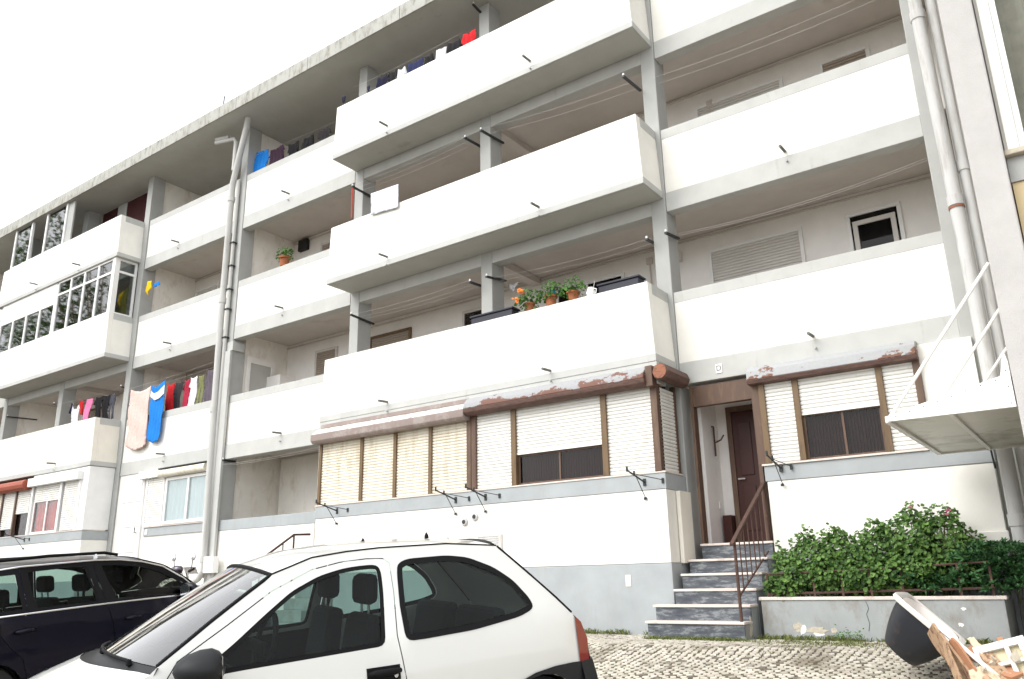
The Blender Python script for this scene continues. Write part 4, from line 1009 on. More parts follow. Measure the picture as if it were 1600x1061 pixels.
    for i in range(6):
        q = i/5; row = []
        for t in T:
            ub_ = ws[0][0]-.17*(1-t*t)+.004; u = ue(t)+(ub_-ue(t))*q; za, zb2 = hz(ue(t), t), ws[0][1]+.03*(1-t*t)
            row.append(P(u, S(u, .9)*t*.985, za+(zb2-za)*q-.035*math.sin(q*3.14)*(1-t*t)-.004))
        cw.append(row)
    cwp = part('cowl', MB().grid(cw), M['bumper'], car, smooth=True)
    sgn = C['vis']
    for (va, vb) in ((.52*sgn, -.02*sgn), (-.05*sgn, -.5*sgn)):
        def wp_(v): t = v/.75; return P(ws[0][0]-.17*(1-t*t)-.02, v, ws[0][1]+.03*(1-t*t)+.006)
        wp = part('wiper', MB().tube([wp_(va+(vb-va)*k/6) for k in range(7)], .009, 6), M['seal'], cwp)
        part('pivot', MB().lathe([(0, .008), (.012, .006), (.016, -.02), (0, -.03)], wp_(va), n=10), M['seal'], wp)
    # doors and side windows
    for sg in (1, -1):
        for d in C['doorparts']:
            if 'upper' in d:
                dp = part('door', panel(d['lower'], sides=(sg,)), pm, car, smooth=45)
                part('window_frame', panel(d['upper'], [d['glass']], off=.0, sides=(sg,)), M['seal'], dp, smooth=45)
            else: dp = part('door', panel(d['outl'], [d['glass']], sides=(sg,)), pm, car, smooth=45)
            g_ = d['glass']; gi = shrink(g_, .024)
            part('window_seal', panel(g_, [gi], off=-.004, sides=(sg,), sp=.05), M['seal'], dp)
            part('window_glass', panel(gi, off=-.012, sides=(sg,)), M['carglass'], dp, smooth=True)
            part('door_trim', panel([p_ for p_ in d['trim']], off=-.07, sides=(sg,)), M['cloth'], dp)
            hu, hz = d['handle']; y_ = sg*(S(hu, hz)+.003)
            part('handle', MB().tube([(2-hu+.09, y_, hz), (2-hu+.05, y_+sg*.022, hz+.004), (2-hu-.06, y_+sg*.024, hz), (2-hu-.1, y_, hz-.002)], [.014, .019, .019, .014], 8), C['hmat'], dp, smooth=True)
            if C.get('hplate'):
                hpz = [(hu-.1, hz-.045), (hu+.1, hz-.05), (hu+.1, hz+.03), (hu-.1, hz+.035)]
                part('handle_recess', panel(hpz, off=.003, sides=(sg,)), M['seal'], dp)
                part('lock', MB().lathe([(0, .006), (.012, .006), (.014, 0)], (2-hu-.07, y_+sg*.006, hz-.025), 'Y', 10), M['chrome'], dp)
        for q_ in C['quarters']:
            gi = shrink(q_, .034)
            qw = part('quarter_window', panel(gi, off=-.006, sides=(sg,)), M['carglass'], car, smooth=True)
            part('window_seal', panel(q_, [gi], off=.003, sides=(sg,), sp=.05), M['seal'], qw)
        # mirror
        mu, mz = C['mirror']; y0 = S(mu, mz)
        m = MB(); rows = []
        for i in range(9):
            t = i/8; w = math.sin(math.pi*min(1, .12+t*.86))**.6
            c_ = (2-mu-.02+.02*t, sg*(y0+.02+.23*t), mz+.03)
            rows.append([(c_[0]+C.get('ml', .085)*w*math.cos(a)*(1 if math.cos(a) > 0 else .5), c_[1], c_[2]+C['mh']*w*math.sin(a)) for a in [2*math.pi*k/14 for k in range(14)]])
        m.grid(rows, True); m.f.append(tuple(len(m.v)-14+k for k in range(14)))
        mp = part('wing_mirror', m, M['bumper'] if not C.get('mpaint') else pm, car, smooth=50)
        part('mirror_glass', MB().obox((2-mu-.066, sg*(y0+.05), mz-.05), (.004, 0, 0), (0, sg*.15, 0), (0, 0, .13)), M['chrome'], mp)
        part('mirror_foot', MB().tube([(2-mu+.16, sg*(y0-.02), mz-.09), (2-mu+.06, sg*(y0+.04), mz-.02), (2-mu, sg*(y0+.1), mz+.02)], [.035, .055, .06], 10), M['bumper'], mp)
        # lamps
        tl = C['taillamp']; lampm = panel(tl, off=.010, sp=.05, sides=(sg,))
        us = [p_[0] for p_ in tl]; zs = sorted(p_[1] for p_ in tl); rows = []
        for i in range(6):
            z = zs[0]+(zs[-1]-zs[0])*i/5; u = lerpline([(-b_, a_) for a_, b_ in C['tail']], -z)
            rows.append([P(u+.008+C.get('tb', .09)*(1-t**2.2), sg*(S(u, z)*t+.006*t), z+.012*(1-t*t)) for t in (1.0, .95, .9, .84)])
        lampm.grid(rows); part('tail_light', lampm, M['red_lamp'], car, smooth=40)
        hlm = MB(); rows = []
        for i in range(4):
            z = C['hl'][0]+(C['hl'][1]-C['hl'][0])*i/3
            u = lerpline([(b_, a_) for a_, b_ in sorted(C['nose'], key=lambda p_: p_[1])], z)
            rows.append([P(u-.006+.42*t**3.2, sg*((S(max(u, .05)+.3, z)*.985)*t+.004), z) for t in [.5+.07*k for k in range(8)]])
        hlm.grid(rows); part('headlight', hlm, M['clear_lamp'], car, smooth=40)
    for st_ in C.get('strips', []):
        for sg in (1, -1):
            part('window_trim', MB().tube([P(u, sg*(S(u, z)+.006), z) for u, z in st_], .011, 6), M['chrome'], car, smooth=True)
    # bumpers
    for rearb in (0, 1):
        path = []
        u0 = C['wr']+.32 if rearb else C['wf']-.32; ue = L if rearb else 0
        sg_u = 1 if rearb else -1
        for k in range(23):
            t = -1+k/11; a = abs(t); side = max(0, (a-.62)/.38)
            u = ue-sg_u*(.16*a**3 + (abs(ue-u0)-.16)*side**1.5*(1 if a > .62 else 0))
            v = (1 if t > 0 else -1)*min(1, a/.8)**.8*(S(u, .45)+.012) if a > .001 else 0
            path.append((u, v))
        pr = [(0, .22), (.015, .30), (.03, .42), (.028, .52), (.005, C['bz'][rearb]), (-.06, C['bz'][rearb]+.005), (-.08, .3), (-.06, .22)]
        rows = []
        for k, (u, v) in enumerate(path):
            a, b_ = path[max(0, k-1)], path[min(22, k+1)]; d = Vector((b_[0]-a[0], b_[1]-a[1])).normalized(); nrm = Vector((d.y, -d.x))
            if nrm.dot(Vector((u-L/2, v))) < 0: nrm = -nrm
            rows.append([P(u+nrm.x*o_, v+nrm.y*o_, z) for o_, z in pr])
        part('bumper', MB().grid(rows, True), M['bumper'] if not C.get('bpaint') else pm, car, smooth=45)
    # wheels
    for u in (C['wf'], C['wr']):
        for sg in (1, -1):
            w_ = hw-.05; ce = (2-u, 0, .29)
            y1, y0 = sg*(w_+.02), sg*(w_-.16)
            wh = part('wheel', MB().lathe([(.0, y0), (.12, y0), (.19, y0+sg*.02), (.19, y1-sg*.03), (.15, y1-sg*.045), (.05, y1-sg*.02), (0, y1-sg*.02)], ce, 'Y', 24), M['alloy'], car, smooth=40)
            part('tyre', MB().lathe([(.19, y0), (.265, y0), (.29, y0+sg*.03), (.29, y1-sg*.03), (.27, y1), (.19, y1), (.19, y0)], ce, 'Y', 28), M['tyre'], wh, smooth=40)
            part('arch_liner', MB().lathe([(.31, sg*.3), (.315, sg*(w_-.02))], ce, 'Y', 20), M['dark'], car)
    # underside and cabin
    part('underbody', MB().box(2-L+.2, 1.75, -hw+.14, hw-.14, .2, .34), M['dark'], car)
    part('cabin_lining', MB().box(2-(C['roof'][1]-.25), 2-(ws[1][0]+.35), -.42, .42, lerpline(drip, 2.2)-.05, lerpline(drip, 2.2)-.04), M['cloth2'], car, .01)
    zd = ws[0][1]-.06
    part('dashboard', MB().prism([(ws[0][0]+.05, zd-.35), (ws[0][0]+.05, zd), (ws[0][0]+.35, zd+.01), (ws[0][0]+.45, zd-.06), (ws[0][0]+.42, zd-.35)], (2, -hw+.13, 0), (-1, 0, 0), (0, 0, 1), (0, 2*hw-.26, 0)), M['cloth'], car, .02)
    def seat(u, v, w=.48, h=.62, head=True):
        s_ = part('seat', MB().prism([(u-.45, .38), (u-.47, .52), (u, .46), (u+.1, .36)], (2, v-w/2, 0), (-1, 0, 0), (0, 0, 1), (0, w, 0)), M['cloth'], car, .04)
        part('seat_back', MB().prism([(u-.02, .45), (u+.12, .45+h), (u+.22, .44+h), (u+.12, .42)], (2, v-w/2+.02, 0), (-1, 0, 0), (0, 0, 1), (0, w-.04, 0)), M['cloth'], s_, .04)
        if head:
            part('headrest', MB().prism([(u+.12, .50+h), (u+.13, .68+h), (u+.23, .68+h), (u+.22, .50+h)], (2, v-.13, 0), (-1, 0, 0), (0, 0, 1), (0, .26, 0)), M['cloth'], s_, .04)
            for dv in (-.06, .06): part('headrest_rod', MB().tube([P(u+.17, v+dv, .43+h), P(u+.175, v+dv, .52+h)], .008, 6), M['chrome'], s_)
    for v in (-.36, .36): seat(C['seat'], v)
    for v in (-.34, .34): seat(C['seat']+.82, v, .6, .56, C.get('rh', False))
    uw = ws[0][0]+.62; vw = .36
    ring = [P(uw+.05*math.sin(a), vw+.185*math.cos(a), zd+.03+.175*math.sin(a)) for a in [2*math.pi*k/24 for k in range(25)]]
    sw = part('steering_wheel', MB().tube(ring, .016, 8, False), M['seal'], car, smooth=True)
    part('hub', MB().obox(P(uw-.02, vw-.17, zd), (.03, 0, 0), (0, .34, 0), (0, 0, .07)), M['seal'], sw, .01)
    part('rear_view_mirror', MB().box(2-ws[1][0]+.0, 2-ws[1][0]+.04, -.12, .12, ws[1][1]-.1, ws[1][1]-.03), M['seal'], car, .01)
    return P, S

# white three door hatchback
glassA = roundpoly([(1.13, .905), (1.386, .912), (1.759, .914), (2.185, .917), (2.232, 1.203), (2.242, 1.33), (2.215, 1.362), (2.10, 1.364), (2.0, 1.358), (1.861, 1.332), (1.696, 1.268), (1.535, 1.165), (1.36, 1.045)], .045)
quarterA = roundpoly([(2.312, .925), (2.42, .92), (2.752, .925), (3.10, .958), (3.215, .992), (3.205, 1.05), (3.115, 1.175), (2.996, 1.268), (2.83, 1.345), (2.687, 1.37), (2.42, 1.375), (2.352, 1.352), (2.338, 1.30), (2.315, 1.12)], .045)
doorA = [(1.03, .93), (1.079, .997), (1.338, 1.136), (1.586, 1.277), (1.828, 1.368), (2.0, 1.392), (2.16, 1.396), (2.264, 1.388), (2.300, 1.36), (2.292, 1.195), (2.262, .96), (2.292, .72), (2.28, .40), (2.2, .27), (1.2, .27), (1.09, .34), (1.05, .6)]
doorA_hole = shrink(doorA, -.006)
dripA = [(.985, .99), (1.255, 1.163), (1.42, 1.262), (1.597, 1.365), (1.838, 1.433), (2.05, 1.447), (2.257, 1.45), (2.706, 1.435), (3.063, 1.392)]
hatch = thing('parked_car', 'white three door hatchback with black mirror and bumpers parked in the foreground', 'car', mat4=carframe(-4.275, 3.821, .42103, .107, -.003))
PA, SA = build_car(hatch, dict(L=3.72, belt=.93, hw=.77, tum=.42, paint=M['paint_white'], wf=.76, wr=3.2, rt=.10,
    drip=dripA, fender=[(.10, .64), (.25, .74), (.5, .83), (.8, .915), (.94, .955)],
    rear=[(3.216, 1.235), (3.405, 1.037), (3.50, .93), (3.555, .84), (3.59, .72), (3.60, .60)],
    doors=[doorA_hole, quarterA], doorparts=[dict(outl=doorA, glass=glassA, trim=[(1.15, .3), (2.2, .3), (2.2, .90), (1.15, .89)], handle=(2.16, .78))],
    quarters=[quarterA], roof=(1.597, 3.063), nose=[(.16, .68), (.07, .60), (.05, .5), (.04, .3)],
    tail=[(3.063, 1.392), (3.216, 1.235), (3.405, 1.037), (3.50, .93), (3.555, .84), (3.59, .72), (3.60, .60), (3.58, .3)], tb=.10, rw=(1.33, 1.0),
    hood=(.12, .68), ws=[(.985, .99), (1.597, 1.365), dripA], vis=1, hmat=M['seal'], hplate=True, mirror=(1.19, .94), mh=.092, ml=.17,
    taillamp=[(3.52, .905), (3.565, .862), (3.60, .752), (3.59, .60), (3.515, .62), (3.515, .762)], hl=(.52, .64), bz=(.52, .625), seat=2.05))
# roof drip seam, tailgate gap and fuel-side seams of the hatchback
for sg in (1, -1):
    part('roof_seam', MB().tube([PA(u, sg*(SA(u, z)-.004), z+.004) for u, z in dripA[3:]], .006, 5), M['seal'], hatch)
    part('tailgate_gap', MB().tube([PA(u+.002, sg*(SA(u, z)+.001), z) for u, z in [(3.063, 1.392), (3.216, 1.235), (3.405, 1.037), (3.50, .93)]], .007, 5), M['seal'], hatch)
for sg in (1, -1):
    fl = [(2.98, .575), (3.15, .62), (3.306, .634), (3.45, .632), (3.60, .62), (3.62, .45), (3.53, .36), (3.49, .40), (3.45, .475), (3.40, .53), (3.3, .585), (3.2, .602), (3.1, .588)]
    vv, tt = cdt(fl, (), .06); part('bumper_return', MB().add([PA(u, sg*(SA(u, z)+.012), z) for u, z in vv], tt), M['bumper'], hatch, smooth=45)
for u_, v_ in ((2.32, .1), (2.78, .1)):
    part('roof_fin', MB().lathe([(0, .022), (.004, .02), (.014, 0), (.016, -.02)], PA(u_, v_, 1.49), n=10), M['seal'], hatch, smooth=40)
part('seat_belt', MB().obox(PA(2.30, .60, .70), (-.02, 0, 0), (0, .015, 0), (.0, -.09, .58)), M['cloth2'], hatch)

# dark blue estate
fA = roundpoly([(1.36, .945), (1.88, .975), (2.30, .995), (2.36, 1.2), (2.41, 1.40), (2.18, 1.385), (1.92, 1.335), (1.70, 1.255), (1.50, 1.12)], .045)
rA = roundpoly([(2.475, 1.0), (2.82, 1.01), (3.12, 1.015), (3.155, 1.2), (3.17, 1.41), (2.84, 1.415), (2.555, 1.41), (2.51, 1.19)], .045)
qA = roundpoly([(3.215, 1.015), (3.55, 1.02), (3.98, 1.03), (3.95, 1.2), (3.88, 1.39), (3.5, 1.41), (3.235, 1.412), (3.225, 1.2)], .045)
upF = [(1.28, .955), (2.40, .985), (2.44, 1.2), (2.47, 1.43), (2.18, 1.415), (1.90, 1.365), (1.66, 1.285), (1.44, 1.135)]
upR = [(2.412, .985), (3.20, .998), (3.205, 1.2), (3.215, 1.44), (2.84, 1.44), (2.482, 1.432), (2.452, 1.2)]
loF = [(1.25, .945), (2.395, .975), (2.35, .78), (2.31, .45), (2.25, .28), (1.3, .28), (1.2, .5)]
loR = [(2.41, .977), (3.46, .99), (3.46, .84), (3.36, .70), (3.26, .60), (3.22, .45), (3.18, .28), (2.28, .28), (2.325, .45), (2.362, .78)]
dripB = [(1.24, .98), (1.42, 1.14), (1.65, 1.302), (1.90, 1.385), (2.18, 1.43), (2.45, 1.45), (3.2, 1.46), (3.9, 1.425), (4.1, 1.39)]
estate = thing('parked_car', 'dark blue estate car with roof rails and bright window trim parked nose to the building', 'car', mat4=carframe(-9.53, 5.233, 3.09))
PB, SB = build_car(estate, dict(L=4.45, belt=.95, hw=.83, tum=.40, paint=M['paint_blue'], wf=.80, wr=3.55, rt=.12,
    drip=dripB, fender=[(.10, .66), (.3, .77), (.6, .85), (1.0, .92), (1.2, .955)],
    rear=[(4.2, 1.25), (4.32, 1.0), (4.38, .8), (4.38, .6)],
    doors=[shrink(upF, -.002), shrink(upR, -.002), shrink(loF, -.005), shrink(loR, -.005), qA],
    doorparts=[dict(lower=loF, upper=upF, glass=fA, trim=[(1.35, .3), (2.2, .3), (2.25, .94), (1.35, .92)], handle=(2.12, .81)),
               dict(lower=loR, upper=upR, glass=rA, trim=[(2.4, .3), (3.1, .3), (3.1, .97), (2.42, .95)], handle=(3.24, .85))],
    quarters=[qA], roof=(1.9, 4.1), nose=[(.18, .70), (.08, .62), (.05, .5), (.04, .3)],
    tail=[(4.1, 1.39), (4.2, 1.25), (4.32, 1.0), (4.38, .8), (4.38, .6), (4.36, .3)], tb=.07, rw=(1.34, 1.03),
    hood=(.12, .95), ws=[(1.24, .98), (1.9, 1.385), dripB], vis=-1, hmat=M['paint_blue'], mirror=(1.50, .99), mh=.075, mpaint=True,
    taillamp=[(4.22, .95), (4.33, .95), (4.38, .8), (4.38, .62), (4.2, .64)], hl=(.54, .66), bz=(.54, .60), bpaint=True, seat=2.25, rh=True,
    strips=[[(1.27, .95), (1.88, .972), (2.4, .988), (3.2, 1.002), (4.0, 1.015)], [(1.30, .985), (1.46, 1.145), (1.68, 1.297), (1.92, 1.372), (2.18, 1.418), (2.45, 1.438), (3.2, 1.447), (3.9, 1.41)]], crown=.05))
for sg in (1, -1):
    q = [(2.15, 1.47), (2.3, 1.505), (2.9, 1.525), (3.5, 1.52), (3.95, 1.49), (4.05, 1.45)]
    part('roof_rail', MB().tube([PB(u, sg*(SB(u, 1.44)-.06), z) for u, z in q], .016, 8), M['seal'], estate, smooth=True)
    part('rail_foot', MB().tube([PB(2.4, sg*(SB(2.4, 1.44)-.06), 1.45), PB(2.4, sg*(SB(2.4, 1.44)-.06), 1.5)], .02, 6), M['chrome'], estate)

# ------------------------------------------------------------------ motorcycle half hidden between the cars
mo = thing('motorcycle', 'dark motorcycle with round mirror half hidden behind the blue estate', 'motorcycle', (-13.75, 8.5, gz(8.5)))
mx_, my_, mz_ = -13.75, 8.5, gz(8.5)
for dy in (-.65, .65):
    w_ = part('wheel', MB().lathe([(.04, -.05), (.22, -.03), (.22, .03), (.04, .05)], (mx_, my_+dy, mz_+.3), 'X', 20), M['alloy'], mo)
    part('tyre', MB().lathe([(.22, -.05), (.29, -.05), (.31, 0), (.29, .05), (.22, .05), (.22, -.05)], (mx_, my_+dy, mz_+.3), 'X', 24), M['tyre'], w_, smooth=40)
part('frame', MB().tube([(mx_, my_-.6, mz_+.3), (mx_, my_-.1, mz_+.5), (mx_, my_+.35, mz_+.75), (mx_, my_+.62, mz_+.3)], .04, 8), M['iron'], mo)
part('engine', MB().box(mx_-.14, mx_+.14, my_-.22, my_+.18, mz_+.25, mz_+.6), M['iron'], mo, .04)
part('tank', MB().lathe([(0, -.28), (.1, -.25), (.15, 0), (.12, .22), (0, .28)], (mx_, my_+.12, mz_+.8), 'Y', 14), M['paint_blue'], mo, smooth=True)
part('saddle', MB().box(mx_-.13, mx_+.13, my_-.65, my_-.12, mz_+.74, mz_+.84), M['seal'], mo, .04)
for s_ in (-1, 1):
    part('handlebar_grip', MB().tube([(mx_+s_*.12, my_+.42, mz_+1.02), (mx_+s_*.38, my_+.34, mz_+1.06)], .022, 8), M['seal'], mo)
    part('fork', MB().tube([(mx_+s_*.09, my_+.65, mz_+.3), (mx_+s_*.09, my_+.4, mz_+1.0)], .025, 8), M['chrome'], mo)
    m_ = part('mirror', MB().lathe([(0, -.015), (.06, -.01), (.065, .01), (0, .015)], (mx_+s_*.30, my_+.36, mz_+1.27), 'Y', 16), M['chrome'], mo, smooth=40)
    part('stalk', MB().tube([(mx_+s_*.26, my_+.37, mz_+1.05), (mx_+s_*.29, my_+.36, mz_+1.22)], .008, 6), M['iron'], m_)
part('fairing', MB().lathe([(0, -.16), (.05, -.13), (.075, 0), (.06, .13), (0, .16)], (mx_-.28, my_+.42, mz_+1.06), 'X', 14), plain('dark_purple_fairing', (.02, .012, .03), .3, coat=1), mo, smooth=True)
part('screen', MB().obox((mx_-.18, my_+.55, mz_+.98), (.36, 0, 0), (0, .02, 0), (0, -.06, .12)), M['glass_dark'], mo)

# ------------------------------------------------------------------ laundry and things on the parapets
MATC = {}
def cloth_mat(n_, col):
    if n_ not in MATC: MATC[n_] = paint(n_+'_fabric', col, rough=.9, var=.15, scale=14, bump=.05, bscale=90)
    return MATC[n_]
def garment(name, label, cat, poly, y, mat, group=None, fold=.028, lean=0, sm=0, wl=.13):
    if sm: poly = smoothpoly(poly, sm)
    vv, tt = cdt(poly, (), .045); zt = max(p_[1] for p_ in poly); ph = rnd.uniform(0, 6)
    m = MB()
    for x, z in vv:
        d = min(1, (zt-z)/.25+.25)
        m.v.append((x, y+fold*d*math.sin(x*2*math.pi/wl+ph+1.5*math.sin(z*3+ph))+fold*.5*math.sin(z*9+x*6+ph)-lean*(zt-z), z)); m.t.append(.5)
    m.f = list(tt)
    return solo(name, m, mat, label, cat, group, smooth=True, solid=.006)
GL = 'washing drying on the balconies'
garment('bed_sheet', 'pale pink sheet hanging outside over a first floor parapet beside the blue towel', 'sheet', [(-19.98, 4.95), (-19.75, 4.87), (-19.5, 4.83), (-19.25, 4.86), (-19.06, 4.92), (-19.07, 4.4), (-19.05, 3.7), (-19.07, 3.42), (-19.2, 3.36), (-19.45, 3.33), (-19.7, 3.38), (-19.9, 3.46), (-19.96, 4.1)], 10.93, cloth_mat('pale_pink', (.70, .52, .47)), GL, .018)
tw = garment('towel', 'bright blue towel with a white band hanging outside over the parapet', 'towel', [(-19.03, 4.92), (-18.85, 4.84), (-18.7, 4.86), (-18.43, 4.97), (-18.39, 4.44), (-18.43, 3.7), (-18.47, 3.48), (-18.7, 3.42), (-18.97, 3.53), (-19.02, 4.3)], 10.93, cloth_mat('bright_blue', (.01, .19, .60)), GL, .014)
bandp = [(-19.01, 4.78), (-18.85, 4.68), (-18.68, 4.70), (-18.41, 4.84), (-18.395, 4.62), (-18.6, 4.52), (-18.8, 4.5), (-19.0, 4.62)]
vv, tt = cdt(bandp, (), .05); part('white_band', MB().add([(x, 10.905, z) for x, z in vv], tt), cloth_mat('white', (.7, .7, .72)), tw)
def shirt(x0, x1, z0, z1, sl=.1):
    w = x1-x0; c = (x0+x1)/2
    return [(x0+.06*w, z1), (c-.1*w, z1-.04), (c+.1*w, z1-.04), (x1-.06*w, z1), (x1+sl*w, z1-.28*(z1-z0)), (x1-.06*w, z1-.33*(z1-z0)), (x1-.05*w, z0), (x0+.05*w, z0+.03), (x0+.06*w, z1-.33*(z1-z0)), (x0-sl*w, z1-.28*(z1-z0))]
def trousers(x0, x1, z0, z1):
    w = x1-x0; c = (x0+x1)/2
    return [(x0, z1), (c, z1-.03), (x1, z1), (x1+.02*w, z0+.02), (c+.08*w, z0), (c, z1-.3*(z1-z0)), (c-.08*w, z0), (x0-.02*w, z0+.01)]
Y1 = 11.22
